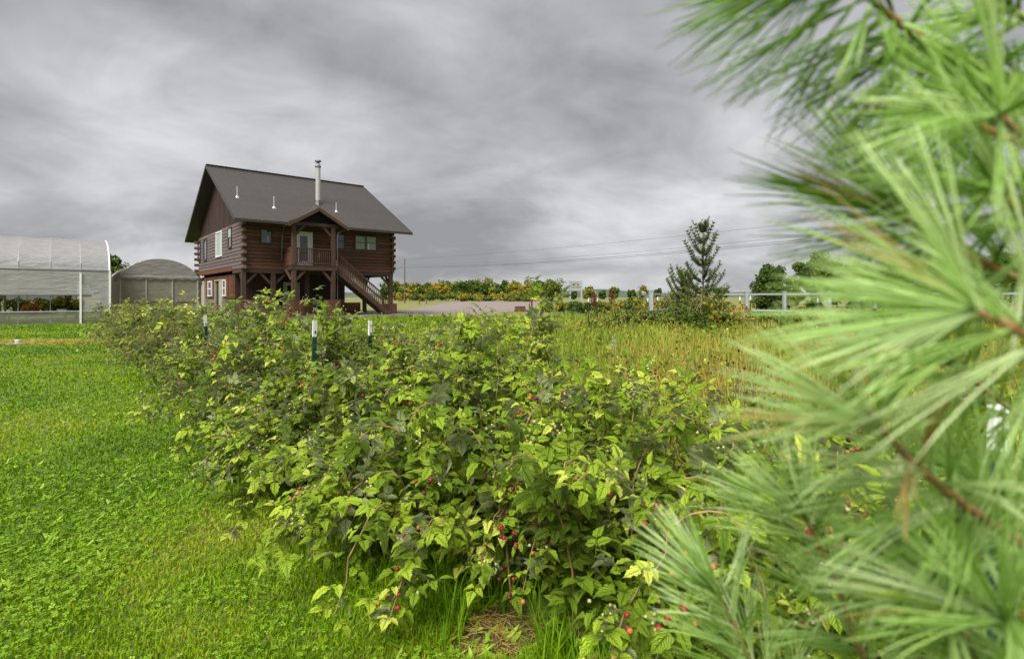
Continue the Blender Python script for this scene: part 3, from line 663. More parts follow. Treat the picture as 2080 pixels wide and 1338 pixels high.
# ------------------------------------------------------------------ trees
def crown_mesh(name, R, H0, H1, n, leaf, t0, tv, clumps=26, seed=None, squash=0.8, conic=0.0):
    """leaf cards gathered in clumps through an uneven crown volume between heights H0 and H1"""
    cz = (H0 + H1) / 2; hz = (H1 - H0) / 2
    c = rng.normal(size=(clumps, 3)); c /= np.linalg.norm(c, axis=1, keepdims=True)
    c *= (rng.random((clumps, 1)) ** 0.45) * 0.82
    c[:, 0] *= R; c[:, 1] *= R; c[:, 2] *= hz
    if conic: k = 1 - conic * (c[:, 2:3] / hz + 1) / 2; c[:, :2] *= k
    cr_ = R * rng.uniform(0.2, 0.42, clumps) * (1 if not conic else (1.15 - conic * (c[:, 2] / hz + 1) / 2))
    ci = rng.integers(0, clumps, n)
    d = rng.normal(size=(n, 3)); d /= np.linalg.norm(d, axis=1, keepdims=True)
    p = c[ci] + d * (cr_[ci] * rng.random(n) ** 0.35)[:, None] * np.array([1, 1, squash])
    p[:, 2] += cz
    ctint = rng.normal(0, tv, clumps)
    tint = t0 + ctint[ci] + rng.normal(0, tv * 0.6, n)
    rot = frames(rng.normal(size=(n, 3)) + d * 0.8, d + rng.normal(size=(n, 3)) * 0.5 + np.array([0, 0, 0.5]))
    return bulk_mesh(name, [(card_t, p, rot, leaf * rng.uniform(0.6, 1.3, n), tint)])
def leafy_tree(name, loc, H, R, base, n, leaf, t0, tv, label, group=None, trunk_r=0.12, conic=0.0, mat='tree', cat='tree', clumps=26):
    root = empty(name, loc, 0, label, cat, group)
    lim = MB(); lim.tube([(0, 0, -0.05), (0.05 * R, 0.02, H * 0.35), (0, 0.04 * R, H * 0.6), (0.03 * R, 0, H * 0.8)], [trunk_r, trunk_r * 0.75, trunk_r * 0.4, trunk_r * 0.1], 6)
    for k in range(6):
        a = k * 2.4 + random.random(); z = H * random.uniform(0.25, 0.6)
        lim.tube([(0, 0, z), (math.cos(a) * R * 0.4, math.sin(a) * R * 0.4, z + H * 0.14), (math.cos(a) * R * 0.75, math.sin(a) * R * 0.75, z + H * 0.2)], [trunk_r * 0.45, trunk_r * 0.28, trunk_r * 0.08], 5)
    lim.build('trunk', 'bark', root)
    me = crown_mesh('crown', R, base, H, n, leaf, t0, tv, conic=conic, clumps=70 if conic else clumps); o = link('crown', me, root, mat); return root
# behind the greenhouses
leafy_tree('green_tree', G(238, 46), 5.3, 2.6, 1.0, 5200, 0.20, 0.25, 0.07, 'round green tree standing behind the gap between the greenhouses', 'trees behind the greenhouses')
leafy_tree('green_tree', G(325, 52), 4.95, 1.9, 0.8, 2000, 0.18, 0.30, 0.07, 'green tree whose twigs show over the small round tunnel', 'trees behind the greenhouses')
leafy_tree('green_tree', G(384, 52), 4.6, 1.5, 0.6, 2000, 0.18, 0.42, 0.07, 'pale green tree between the small tunnel and the log house', 'trees behind the greenhouses')
leafy_tree('green_tree', G(28, 56), 7.6, 2.4, 1.0, 1800, 0.2, 0.2, 0.05, 'dark tree with only its top above the long greenhouse', 'trees behind the greenhouses')
# right hand trees
leafy_tree('small_tree', G(1567, 47), 5.4, 1.9, -0.9, 8500, 0.17, 0.22, 0.06, 'dense dark green cone-shaped tree beyond the white fence', None, conic=0.45)
leafy_tree('small_tree', G(1602, 52), 3.9, 1.2, -0.4, 2600, 0.15, 0.36, 0.06, 'thin olive tree beside the dark cone-shaped tree')
for px, d, H, R, t in ((1648, 66, 7.2, 2.3, 0.30), (1700, 70, 7.0, 2.7, 0.33), (1752, 68, 6.3, 2.4, 0.24), (1815, 74, 6.6, 2.6, 0.30), (1890, 72, 8.6, 2.5, 0.27), (1970, 76, 7.8, 3.0, 0.30), (2060, 74, 8.4, 3.0, 0.26)):
    leafy_tree('dark_tree', G(px, d), H, R * 1.25, -0.8, 5200, 0.26, t - 0.04, 0.06, 'dark olive tree in the grove beyond the white fence', 'grove beyond the white fence', trunk_r=0.13)
# far tree line: individual trees at the end of the fields
far_px = np.concatenate([np.linspace(784, 1104, 40) + rng.uniform(-5, 5, 40), np.linspace(1110, 1480, 14) + rng.uniform(-8, 8, 14)])
kinds = {0: ('green', 0.22), 1: ('yellow', 0.555), 2: ('orange', 0.615), 3: ('olive', 0.42)}
pat = [0, 1, 3, 0, 2, 3, 1, 3, 0, 1, 3, 2, 1, 0, 3, 3, 0, 1, 2, 3]
for i, px in enumerate(far_px):
    right = px > 1105
    d = rng.uniform(185, 235) if not right else rng.uniform(250, 330)
    k = pat[(i * 7) % 20] if not right else [0, 3, 0, 1][i % 4]
    H = rng.uniform(5.2, 8.8) * (d / 205) * (0.62 if right else 1.0)
    leafy_tree('autumn_tree', G(px, d), H, H * rng.uniform(0.36, 0.5), H * 0.02, 900, 0.62 * d / 205, kinds[k][1], 0.06, '%s autumn tree in the far tree line across the gravel yard' % kinds[k][0], 'far tree line', trunk_r=0.18)
for px, d, H, R, t, lb in ((935, 165, 6.0, 2.4, 0.14, 'dark green spreading tree in front of the autumn tree line'), (965, 170, 6.6, 1.8, 0.36, 'tall olive tree rising above the autumn tree line'), (1124, 120, 5.3, 3.5, 0.42, 'broad round olive tree standing alone beside the white sign')):
    leafy_tree('field_tree', G(px, d), H, R, 0.2, 3400 if px > 1100 else 1800, 0.30 if px > 1100 else 0.42, t, 0.05, lb)
# low scrub along the edge of the yard
for i, px in enumerate(np.linspace(800, 1090, 16)):
    d = rng.uniform(150, 172); me = crown_mesh('foliage', 2.6, 0.0, rng.uniform(1.6, 3.0), 420, 0.42, rng.choice([0.3, 0.45, 0.5, 0.58]), 0.06, clumps=10)
    o = link('scrub_bush', me, None, 'tree'); o.location = G(px, d); tag(o, 'low rough scrub bush at the foot of the far tree line', 'bush', 'scrub along the far tree line')

# ------------------------------------------------------------------ young pine beyond the weeds
needle_t = ([(-0.5, 0, 0), (0.5, 0, 0), (0.0, 1, 0.0)], [(0, 1, 2)], None)
def young_pine(loc, H, R, z0, nw, t0, label, seed):
    root = empty('young_pine', loc, 0, label, 'pine tree')
    MB().tube([(0, 0, -0.05), (0.01, 0, H * 0.5), (0, 0, H)], [0.06, 0.04, 0.012], 6).build('trunk', 'bark', root)
    NP, ND, NT = [], [], []
    def needles(p, t_, m_, ln, tt):
        n = m_; az = rng.uniform(0, 2 * np.pi, n); x = np.cross(t_, [0.3, 0.5, 0.8]); x /= np.linalg.norm(x); y = np.cross(t_, x)
        d = t_[None] * 0.9 + (np.cos(az)[:, None] * x + np.sin(az)[:, None] * y) * rng.uniform(0.5, 1.1, (n, 1))
        NP.append(np.tile(p, (n, 1))); ND.append(d / np.linalg.norm(d, axis=1, keepdims=True) * ln); NT.append(np.full(n, tt) + rng.normal(0, 0.12, n))
    for k in range(nw):
        f = k / (nw - 1); z = z0 + (H * 0.93 - z0) * f ** 0.9
        nb_ = 5 if f < 0.75 else 4
        for j in range(nb_):
            a = k * 1.1 + j * 2 * math.pi / nb_ + random.uniform(-0.25, 0.25); Lb = R * (1 - f) ** 0.6 * random.uniform(0.6, 1.15) + 0.18
            up = 0.85 + 0.7 * f
            zz = z + random.uniform(-0.12, 0.12)
            pts = [Vector((0, 0, zz)), Vector((math.cos(a) * Lb * 0.55, math.sin(a) * Lb * 0.55, zz + Lb * up * 0.35)), Vector((math.cos(a) * Lb, math.sin(a) * Lb, zz + Lb * up * 1.05))]
            MB().tube(pts, [0.016, 0.011, 0.006], 4).build('branch', 'bark', root)
            for t in np.linspace(0.12, 1.0, max(7, int(Lb / 0.055))):
                q = pts[0].lerp(pts[1], t / 0.55) if t < 0.55 else pts[1].lerp(pts[2], (t - 0.55) / 0.45)
                tn = (pts[1] - pts[0]) if t < 0.55 else (pts[2] - pts[1]); tn = np.array(tn.normalized())
                needles(np.array(q), tn, 52, 0.15, t0 + 0.25 * t - 0.12)
                if t > 0.3 and random.random() < 0.5:       # side shoots
                    sd = np.array([-tn[1], tn[0], 0.5]) * random.choice([-1, 1]); sd[2] = 0.5; sd /= np.linalg.norm(sd)
                    for r_ in (0.05, 0.1, 0.15): needles(np.array(q) + sd * r_ * 1.6, sd, 14, 0.1, t0 + 0.15)
    for z in np.linspace(H * 0.93, H, 6): needles(np.array([0, 0, z]), np.array([0, 0, 1.0]), 16, 0.1, t0)
    Pn, Dn, Tn = np.concatenate(NP), np.concatenate(ND), np.concatenate(NT); ln = np.linalg.norm(Dn, axis=1)
    me = bulk_mesh('needles', [(needle_t, Pn, frames(Dn, rng.normal(size=Dn.shape)), np.stack([np.full(len(ln), 0.016), ln, ln], 1), Tn)])
    o = link('needles', me, root, 'needle_far'); o['kind'] = 'stuff'
young_pine(G(1428, 22), 4.3, 0.85, 0.8, 7, 0.40, 'tall young pine with upturned open branches rising out of the brambles', 1)
young_pine(G(1386, 23.5), 2.3, 0.75, 0.5, 6, 0.60, 'short yellowish young pine close beside the tall young pine', 2)

# ------------------------------------------------------------------ shrubs, garden plants and plants under plastic
def shrub(name, loc, R, H, n, leaf, t0, tv, label, cat='shrub', group=None, mat='tree', clumps=14, base=0.0):
    o = link(name, crown_mesh('foliage', R, base, H, n, leaf, t0, tv, clumps=clumps), None, mat); o.location = loc
    return tag(o, label, cat, group)
def gloc(a, b_): q = np.array([-21.4, 28.8]) + a * U_ + b_ * V_; return (q[0], q[1], 0.45)
for i, (a, b_, R, H, t) in enumerate(((-4.6, 2.2, 0.8, 1.15, 0.45), (-3.9, 4.2, 0.6, 0.9, 0.42), (-3.2, 2.0, 0.45, 0.7, 0.9), (-2.4, 2.4, 0.5, 0.75, 0.28), (-2.0, 2.0, 0.55, 1.25, 0.40), (-1.6, 2.6, 0.6, 0.95, 0.52), (-5.6, 3.0, 0.9, 1.1, 0.38), (-7.0, 2.4, 0.8, 1.0, 0.42), (-1.3, 4.6, 0.6, 0.85, 0.45), (-3.0, 5.2, 0.7, 0.9, 0.5))):
    shrub('greenhouse_plant', gloc(a, b_), R, H, 650, 0.10, t + (0.06 if t < 0.8 else 0), 0.08, 'rusty red leafy plant on the bench in the open greenhouse side' if t > 0.8 else 'leafy plant on the bench seen through the open greenhouse side', 'plant', 'plants on the greenhouse bench')
bn = empty('potting_bench', (-21.4, 28.8, 0), HYAW, 'low wooden bench carrying plants inside the long greenhouse', 'bench')
box('bench_top', 'timber_old', bn, -10, -1.0, 1.5, 5.6, 0.40, 0.46)
for x in (-9.8, -7, -4.2, -1.3):
    for y in (1.6, 5.5): box('leg', 'timber_old', bn, x - 0.05, x + 0.05, y - 0.05, y + 0.05, 0, 0.399)
pot = empty('flower_pot', gloc(-1.95, 1.75)[:2] + (0.46,), 0, 'white round plant pot on the bench inside the long greenhouse', 'pot')
MB().tube([(0, 0, 0), (0, 0, 0.25)], [0.15, 0.2], 14).build('body', 'white', pot); MB().tube([(0, 0, 0.22), (0, 0, 0.27)], 0.22, 14).build('rim', 'white', pot)
# garden beyond the field, round the white sign
for i, (px, d, R, H, t) in enumerate(((1112, 52, 0.9, 1.0, 0.5), (1135, 50, 0.9, 1.1, 0.52), (1165, 47, 0.9, 1.0, 0.36), (1188, 45, 1.0, 1.0, 0.27), (1228, 42, 1.0, 1.1, 0.5), (1252, 44, 1.0, 1.1, 0.55), (1262, 30, 0.8, 0.75, 0.33), (1285, 42, 1.2, 1.5, 0.30), (1312, 36, 1.2, 1.4, 0.55), (1342, 40, 1.1, 1.3, 0.5), (1290, 31, 0.9, 0.8, 0.34), (1212, 34, 0.7, 0.7, 0.38))):
    shrub('garden_shrub', G(px, d), R, H, 900, 0.12, t, 0.06, 'yellow-green leafy clump in the garden round the white sign' if t > 0.45 else 'dark green leafy clump in the garden round the white sign', 'plant', 'garden clumps round the white sign')
for i, (px, d, H) in enumerate(((1205, 36, 1.75), (1210, 35.4, 1.45), (1241, 38, 1.95))):
    root = empty('dock_plant', G(px, d), 0, 'upright rust brown dock seed stalk standing among the garden clumps', 'plant', 'rust brown dock stalks')
    MB().tube([(0, 0, 0), (0.02, 0, H * 0.6), (0, 0, H)], [0.02, 0.015, 0.006], 5).build('stem', 'rust', root)
    n = 240; z = rng.uniform(0.45, 1.0, n) * H; r_ = 0.13 * np.sin((z / H - 0.42) / 0.58 * np.pi * 0.95) + 0.02; a = rng.uniform(0, 6.28, n)
    link('seed_head', bulk_mesh('seed_head', [(card_t, np.stack([np.cos(a) * r_, np.sin(a) * r_, z], 1), rand_frames(n), np.full(n, 0.07), np.zeros(n))]), root, 'rust')
# brambles along the far posts
bt = []
for i, (px, d, R, H, t) in enumerate(((1215, 17.5, 0.7, 0.7, 0.35), (1245, 16.8, 0.8, 0.75, 0.42), (1300, 18.2, 1.0, 0.95, 0.30), (1345, 17.6, 1.0, 1.05, 0.34), (1385, 18.0, 1.1, 1.3, 0.36), (1430, 18.4, 1.2, 1.45, 0.38), (1475, 18.2, 1.1, 1.2, 0.45), (1545, 17.6, 0.9, 0.7, 0.28), (1590, 17.2, 1.0, 0.75, 0.30), (1640, 17.2, 1.0, 1.0, 0.45), (1700, 16.6, 1.1, 0.9, 0.4), (1770, 16, 1.2, 1.0, 0.35), (1850, 15.5, 1.2, 1.0, 0.4))):
    lb = 'rusty leaved bramble bush beside the young pine' if i == 6 else 'low tangled olive bramble bush along the far green stakes'
    root = empty('bramble_bush', G(px, d), 0, lb, 'bush', None if i == 6 else 'brambles along the far stakes')
    o = link('foliage', crown_mesh('foliage', R, -0.1, H, 1700, 0.085, t + (0.17 if i == 6 else 0), 0.1, clumps=22), root, 'tree'); o['kind'] = 'stuff'
    for k in range(5):
        a = random.uniform(0, 6.28); h = H * random.uniform(0.9, 1.25)
        MB().tube([(0, 0, 0), (math.cos(a) * R * 0.4, math.sin(a) * R * 0.4, h * 0.85), (math.cos(a) * R * 0.9, math.sin(a) * R * 0.9, h), (math.cos(a) * R * 1.3, math.sin(a) * R * 1.3, h * 0.6)], [0.008, 0.007, 0.005, 0.003], 4).build('cane', 'cane', root)

# ------------------------------------------------------------------ posts, fence, sign and small things of the yard
def t_post(x, y, h, white, label, group, lean=0):
    root = empty('steel_stake', (x, y, 0), 0, label, 'stake', group); root.rotation_euler = (0, lean, 0.9)
    def sec(z0, z1): return MB().box(-0.0175, 0.0175, -0.003, 0.003, z0, z1).box(-0.003, 0.003, 0.0031, 0.032, z0, z1)
    s = sec(-0.05, h - white).build('stem', 'post_green', root); sec(h - white, h).build('painted_tip', 'white', root)
    st_ = MB()
    for k in range(int((h - 0.1) / 0.06)): st_.box(-0.006, 0.006, -0.0085, -0.0031, 0.1 + k * 0.06, 0.115 + k * 0.06)
    st_.build('studs', 'post_green', root)
q = row(0.0, 0); t_post(q[0], q[1], 1.17, 0.1, 'green stake with white tip behind the close pine twigs', None)
t_post(-1.545, 4.16, 1.215, 0.125, 'green steel stake with white tip standing clear above the front of the raspberries', None, 0.03)
t_post(-3.74, 6.71, 1.17, 0.13, 'green stake with slanting white tip half sunk in raspberry leaves', None, -0.05)
t_post(-7.17, 10.7, 1.2, 0.13, 'green stake with white tip among raspberries in front of the small tunnel', None)
t_post(0.03, 3.5, 0.98, 0.02, 'dark green stake wrapped by a tall raspberry cane, its tip hidden by leaves', None, 0.0)
t_post(-1.28, 4.9, 1.18, 0.13, 'green stake with white tip on the field side of the raspberry row', None)
for px, d, h in ((1196, 19, 1.35), (1214, 20, 1.35), (1317, 19, 1.35), (1337, 19.5, 1.4), (1504, 18.6, 1.4), (1525, 18.8, 1.42), (1662, 18.2, 1.35)):
    g = G(px, d); t_post(g.x, g.y, h, 0.14, 'green stake with white tip in the far bramble row', 'stakes in the far bramble row')
# white rail fence
fn = empty('rail_fence', G(1560, 27), 0, 'white two-rail vinyl fence beyond the brambles', 'fence')
fo = Vector(fn.location)
fpts = [(1322, 27.5), (1373, 30.5), (1444, 28.8), (1516, 27.3), (1593, 26.0), (1684, 24.7), (1776, 23.6), (1880, 22.4), (1990, 21.3), (2110, 20.2)]
fw = [G(px, d) - fo for px, d in fpts]
for i, p in enumerate(fw):
    s = 0.095 if i == 0 else 0.068; h = 1.68 if i == 0 else 1.62
    MB().box(p.x - s, p.x + s, p.y - s, p.y + s, -0.02, h).build('post', 'vinyl', fn); MB().prism([(p.x - s - 0.015, p.y - s - 0.015), (p.x + s + 0.015, p.y - s - 0.015), (p.x + s + 0.015, p.y + s + 0.015), (p.x - s - 0.015, p.y + s + 0.015)], 2, h, h + 0.04).build('cap', 'vinyl', fn)
for a, b_ in zip(fw[:-1], fw[1:]):
    for z in (0.72, 1.52): MB().bar((a.x, a.y, z), (b_.x, b_.y, z), 0.04, 0.085).build('rail', 'vinyl', fn)
# sign
sg = empty('yard_sign', G(1169.5, 50), 0.06, 'white yard sign on two tall posts with a dark and yellow emblem', 'sign')
for x in (-0.53, 0.53): box('post', 'vinyl', sg, x - 0.07, x + 0.07, -0.07, 0.07, 0, 2.88)
pn = box('panel', 'vinyl', sg, -0.459, 0.459, -0.02, 0.03, 2.0, 2.76); box('top_rail', 'sign_grey', sg, -0.459, 0.459, -0.03, 0.04, 2.761, 2.83); box('bottom_rail', 'vinyl', sg, -0.459, 0.459, -0.03, 0.04, 1.92, 1.999)
mk = MB().prism([(0.30 * math.cos(a), 2.50 + 0.13 * math.sin(a)) for a in np.linspace(0, 2 * math.pi, 24, endpoint=False)], 1, -0.024, -0.0205); mk.build('emblem', 'sign_dark', pn)
MB().prism([(-0.12, 2.42), (0.08, 2.40), (0.2, 2.52), (0.05, 2.58), (-0.1, 2.55)], 1, -0.028, -0.0245).build('emblem_centre', 'yellow', pn)
MB().prism([(-0.3, 2.40), (0.0, 2.33), (0.28, 2.40), (0.0, 2.37)], 1, -0.0235, -0.0205).build('swoosh', 'yellow', pn)
x = -0.36
for wd in (0.055, 0.055, 0.05, 0, 0.06, 0, 0.05, 0.06, 0.05, 0.055, 0.05, 0.05):
    if wd: MB().prism([(x, 2.2), (x + wd * 0.35, 2.2), (x + wd * 0.5, 2.26), (x + wd * 0.65, 2.2), (x + wd, 2.2), (x + wd, 2.3), (x, 2.3)], 1, -0.024, -0.0205).build('letter_mark', 'sign_dark', pn)
    x += (wd or 0.04) + 0.018
# blue road sign and mailbox
bs_ = empty('road_sign', G(1300, 55), 0, 'small blue road name sign on a thin pole', 'sign')
MB().tube([(0, 0, 0), (0, 0, 2.4)], 0.028, 6).build('pole', 'dark_steel', bs_); box('plate', 'blue', bs_, -0.26, 0.06, -0.035, -0.0285, 2.26, 2.46)
for x in (-0.22, -0.15, -0.08): box('letter_mark', 'white', bs_, x, x + 0.04, -0.039, -0.0355, 2.32, 2.4)
mx_ = empty('mailbox', G(1305.5, 54), 0.6, 'dark mailbox with pale flank on a post beside the blue road sign', 'mailbox')
box('post', 'timber_old', mx_, -0.05, 0.05, -0.05, 0.05, 0, 1.55)
prof = [(-0.16, 1.551), (0.16, 1.551), (0.16, 1.75)] + [(0.16 * math.cos(a), 1.75 + 0.16 * math.sin(a)) for a in np.linspace(0.3, math.pi - 0.3, 7)] + [(-0.16, 1.75)]
bx_ = MB().prism(prof, 0, -0.3, 0.3).build('body', 'vinyl', mx_); MB().prism([(y * 1.04, 1.551 + (z - 1.551) * 1.03) for y, z in prof], 0, -0.34, -0.301).build('door', 'sign_dark', mx_); box('flag', 'skirt', bx_, 0.05, 0.09, -0.185, -0.165, 1.7, 1.95)
# timbers in the yard
o = empty('timber_edging', G(1162, 53), 0.05, 'long grey timber edging the garden bed', 'timber')
for k in range(3): MB().box(-2.6 + k * 1.75, -0.87 + k * 1.75, -0.08, 0.08, 0, 0.16).box(-2.6 + k * 1.75, -0.87 + k * 1.75, -0.07, 0.07, 0.161, 0.28).build('timber', 'timber_old', o)
o = empty('timber_stack', G(1057, 50), 0.1, 'short stack of dark brown timbers at the edge of the gravel yard', 'timber stack')
for k in range(3): MB().box(-0.55 + 0.04 * k, 0.5 - 0.03 * k, -0.2, 0.2, k * 0.17, k * 0.17 + 0.165).build('timber', 'rust' if k == 1 else 'timber', o)
o = empty('brown_post', G(1080, 51), 0, 'short rusty brown post beside the timber stack', 'post'); MB().tube([(0, 0, 0), (0, 0, 0.95)], 0.09, 8).build('shaft', 'rust', o); MB().tube([(0, 0, 0.95), (0, 0, 1.25)], 0.13, 8).build('head', 'rust', o)
o = empty('stone_block', G(1144, 62), 0.1, 'pale red block wall piece low behind the garden clumps', 'block')
for k in range(3): MB().box(-0.4 + k * 0.27, -0.14 + k * 0.27, -0.2, 0.2, 0, 0.5).build('block', 'brick_pale', o)
for px in (852, 866):
    o = empty('marker_post', G(px, 100), 0, 'short brown marker post in the grass beyond the gravel yard', 'post', 'marker posts beyond the yard'); MB().tube([(0, 0, 0), (0, 0, 0.9)], 0.13, 8).build('shaft', 'timber_old', o); MB().tube([(0, 0, 0.9), (0, 0, 1.0)], [0.15, 0.08], 8).build('top', 'rust', o)
# septic riser and its concrete pad on the lawn
o = empty('vent_riser', gpy(36, 699), 0, 'small white capped pipe on a flat concrete pad in the lawn', 'pipe')
MB().tube([(0.12, 0, 0.0), (0.12, 0, 0.035)], 0.42, 16).build('pad', 'concrete', o); MB().tube([(0, 0, 0.035), (0, 0, 0.1)], 0.06, 12).build('riser', 'white', o); MB().tube([(0, 0, 0.1), (0, 0, 0.13)], 0.075, 12).build('cap', 'white', o)
tag(MB().tube([tuple(gpy(122, 696.5)), tuple(gpy(122, 696.5) + Vector((0, 0, 0.03)))], 0.36, 14).build('concrete_lid', 'concrete', None), 'flat round concrete lid nearly hidden in dry clippings on the lawn', 'lid')
# power line
pl_pts = [(-80.4, 175), (-21.8, 110), (36.8, 45), (95.4, -20)]
for i, (x, y) in enumerate(pl_pts):
    o = empty('utility_pole', (x, y, 0), 0, 'plain brown wooden utility pole carrying the power lines', 'utility pole', 'utility poles'); MB().tube([(0, 0, -0.3), (0, 0, 9.1)], [0.17, 0.1], 8).build('shaft', 'pole', o)
    for z in (9.0, 7.9, 7.5, 7.3): MB().tube([(0.1, -0.02, z), (0.22, -0.02, z)], 0.04, 6).build('insulator', 'dark_steel', o)
for z in (9.0, 7.9, 7.5, 7.3):
    pts = []
    for (xa, ya), (xb, yb) in zip(pl_pts[:-1], pl_pts[1:]):
        for k in range(20):
            t = k / 20; pts.append((xa + (xb - xa) * t + 0.2, ya + (yb - ya) * t, z - 0.9 * 4 * t * (1 - t) * (1 if z < 8.5 else 0.6)))
    pts.append((pl_pts[-1][0] + 0.2, pl_pts[-1][1], z))
    tag(MB().tube(pts, 0.013 if z > 7.6 else 0.02, 4).build('power_line', 'wire', None), 'thin power line strung between the wooden utility poles', 'wire', 'power lines between the poles')

# ------------------------------------------------------------------ raspberry row
def leaflet(L_, W_, n, ang, ox, oy, fold, droop, seed, ser=0.1):
    """serrated ovate leaflet folded along its midrib; returns verts, faces, uv"""
    r = np.random.default_rng(seed); vs, uv = [], []
    for i in range(n + 1):
        t = i / n; hw = W_ * 0.5 * (math.sin(math.pi * t ** 0.66) ** 0.95 if 0 < t < 1 else 0.0)
        y = t * L_; z = -droop * L_ * t * t
        e = (ser if i % 2 else -ser * 0.4) * W_
        hw2 = max(hw + (e if 0 < i < n else 0), 0.0); wave = 0.05 * L_ * r.normal()
        vs += [(-hw2, y - 0.04 * L_ * (i % 2), z + fold * hw2 + wave * 0.4), (0, y, z), (hw2, y - 0.04 * L_ * (i % 2), z + fold * hw2 - wave * 0.4)]
        uv += [(0, t), (0.5, t), (1, t)]
    fs = []
    for i in range(n):
        a = i * 3; fs += [(a, a + 1, a + 4, a + 3), (a + 1, a + 2, a + 5, a + 4)]
    c, s = math.cos(ang), math.sin(ang)
    return [(x * c - y * s + ox, x * s + y * c + oy, z) for x, y, z in vs], fs, uv
def compound(n, seed, five=False):
    r = np.random.default_rng(seed); V, F, U = [], [], []
    pe = 0.045 * r.uniform(0.8, 1.2)
    V += [(-0.0013, 0, 0), (0.0013, 0, 0), (0.001, pe + 0.033, 0.0), (-0.001, pe + 0.033, 0.0)]; F += [(0, 1, 2, 3)]; U += [(0.5, 0.1)] * 4
    def put(*a, **k):
        v, f, u = leaflet(*a, **k); o = len(V); V.extend(v); F.extend([tuple(i + o for i in q) for q in f]); U.extend(u)
    put(0.084 * r.uniform(0.9, 1.1), 0.050, n, r.normal(0, 0.1), 0, pe + 0.030, r.uniform(0.05, 0.5), r.uniform(0.15, 0.65), seed + 1)
    for s in (-1, 1):
        put(0.070 * r.uniform(0.88, 1.1), 0.038, n, -s * r.uniform(1.05, 1.35), s * 0.005, pe, r.uniform(0.05, 0.5), r.uniform(0.15, 0.65), seed + 3 + s)
        if five: put(0.056, 0.034, n, -s * 1.7, s * 0.003, pe * 0.55, 0.2, 0.3, seed + 8 + s)
    return V, F, U
LEAF = [compound(7, 100 + i * 17, i % 3 == 2) for i in range(6)]
LEAF_MID = [compound(3, 200 + i * 17, i % 3 == 2) for i in range(6)]
LEAF_FAR = [compound(2, 300 + i * 17) for i in range(3)]
leaf_me = []
for j in range(18):       # six shapes in three tints
    V, F, U = LEAF[j % 6]; tint = (0.28, 0.52, 0.80)[j // 6]
    me = bulk_mesh('leaf', [((V, F, U), np.zeros((1, 3)), np.eye(3)[None], np.ones(1), np.array([tint]))]); me.materials.append(M['rasp']); leaf_me.append(me)
# berry: small mound of drupelets
bm = bmesh.new(); bmesh.ops.create_icosphere(bm, subdivisions=3, radius=1)
cs = []
for i in range(34):
    z = 1 - 2 * (i + 0.5) / 34; r_ = math.sqrt(1 - z * z); a = i * 2.399963; cs.append(Vector((r_ * math.cos(a), r_ * math.sin(a), z)))
for v in bm.verts:
    dd = max(v.co.normalized().dot(c) for c in cs); v.co = v.co * (0.80 + 0.20 * max(0, (dd - 0.93) / 0.07) ** 0.5); v.co.z *= 1.12
    v.co *= 0.0088 * (1.0 if v.co.z < 0 else 0.95)
bme = bpy.data.meshes.new('berry'); bm.to_mesh(bme); bm.free(); bme.polygons.foreach_set('use_smooth', [True] * len(bme.polygons))
berry_me = []
for mt in ('berry', 'berry_dark', 'berry_orange'):
    q = bme.copy(); q.materials.append(M[mt]); berry_me.append(q)
bud_t = ([(1, 0, 0), (-1, 0, 0), (0, 1, 0), (0, -1, 0), (0, 0, 1), (0, 0, -1)], [(0, 2, 4), (2, 1, 4), (1, 3, 4), (3, 0, 4), (2, 0, 5), (1, 2, 5), (3, 1, 5), (0, 3, 5)], None)
CAMV = np.array([0, 0, CAM_H])
leaders = [(905, 3.35, 1.2), (930, 3.2, 1.22), (955, 3.3, 1.28), (1000, 3.1, 1.26), (1022, 3.25, 1.28), (1048, 3.3, 1.3), (1062, 3.0, 1.3), (1100, 3.1, 1.25), (1120, 3.05, 1.2), (1145, 2.9, 1.08), (1215, 2.7, 1.0), (1290, 2.5, 0.96), (860, 3.7, 1.15), (530, 5.1, 1.34), (560, 5.0, 1.37), (575, 4.9, 1.28), (512, 5.3, 1.32), (495, 5.8, 1.3), (645, 4.9, 1.3), (672, 4.8, 1.3), (770, 4.9, 1.18), (812, 4.6, 1.18), (450, 6.8, 1.3), (400, 7.6, 1.3), (340, 8.8, 1.36), (330, 9.0, 1.3), (270, 11, 1.3), (1075, 3.05, 1.40), (985, 3.2, 1.22), (1130, 2.9, 1.12), (548, 5.0, 1.40), (655, 4.75, 1.36), (705, 4.9, 1.22), (800, 4.8, 1.2), (590, 4.6, 1.22), (880, 3.9, 1.18), (380, 7.9, 1.38), (355, 8.2, 1.36), (312, 9.2, 1.36), (288, 10.2, 1.3), (430, 7.2, 1.26), (472, 6.4, 1.3), (250, 12.5, 1.25), (1255, 2.7, 0.98)]
bush_s = list(np.arange(0.55, 8.0, 0.68)) + list(np.arange(8.3, 20.5, 1.05))
lead_of = {}
for px, d, h in leaders:
    g = G(px, d); s_, o_ = row_so(g.x, g.y); i = int(np.argmin([abs(s_ - b_) for b_ in bush_s])); lead_of.setdefault(i, []).append((g.x, g.y, h))
last_b = len(bush_s) - 1
special = {5: 'raspberry bush round the white-tipped stake that stands clear of the leaves', 10: 'raspberry bush half burying the stake with the slanting white tip', 15: 'raspberry bush round the stake in front of the small tunnel greenhouse', last_b: 'last raspberry bush of the row, closest to the greenhouses', 0: 'low raspberry bush behind the lowest pine sprays', 1: 'raspberry bush with long green grass round its foot beside the bare soil patch', 2: 'raspberry bush with a long reddish cane arching down over the lawn beside the soil patch', 3: 'raspberry bush with one tall leafy cane wrapped round a dark green stake'}
ub = np.array([RU[0], RU[1], 0]); un = np.array([RN[0], RN[1], 0]); uz = np.array([0, 0, 1.0])
n_leaf_total = 0
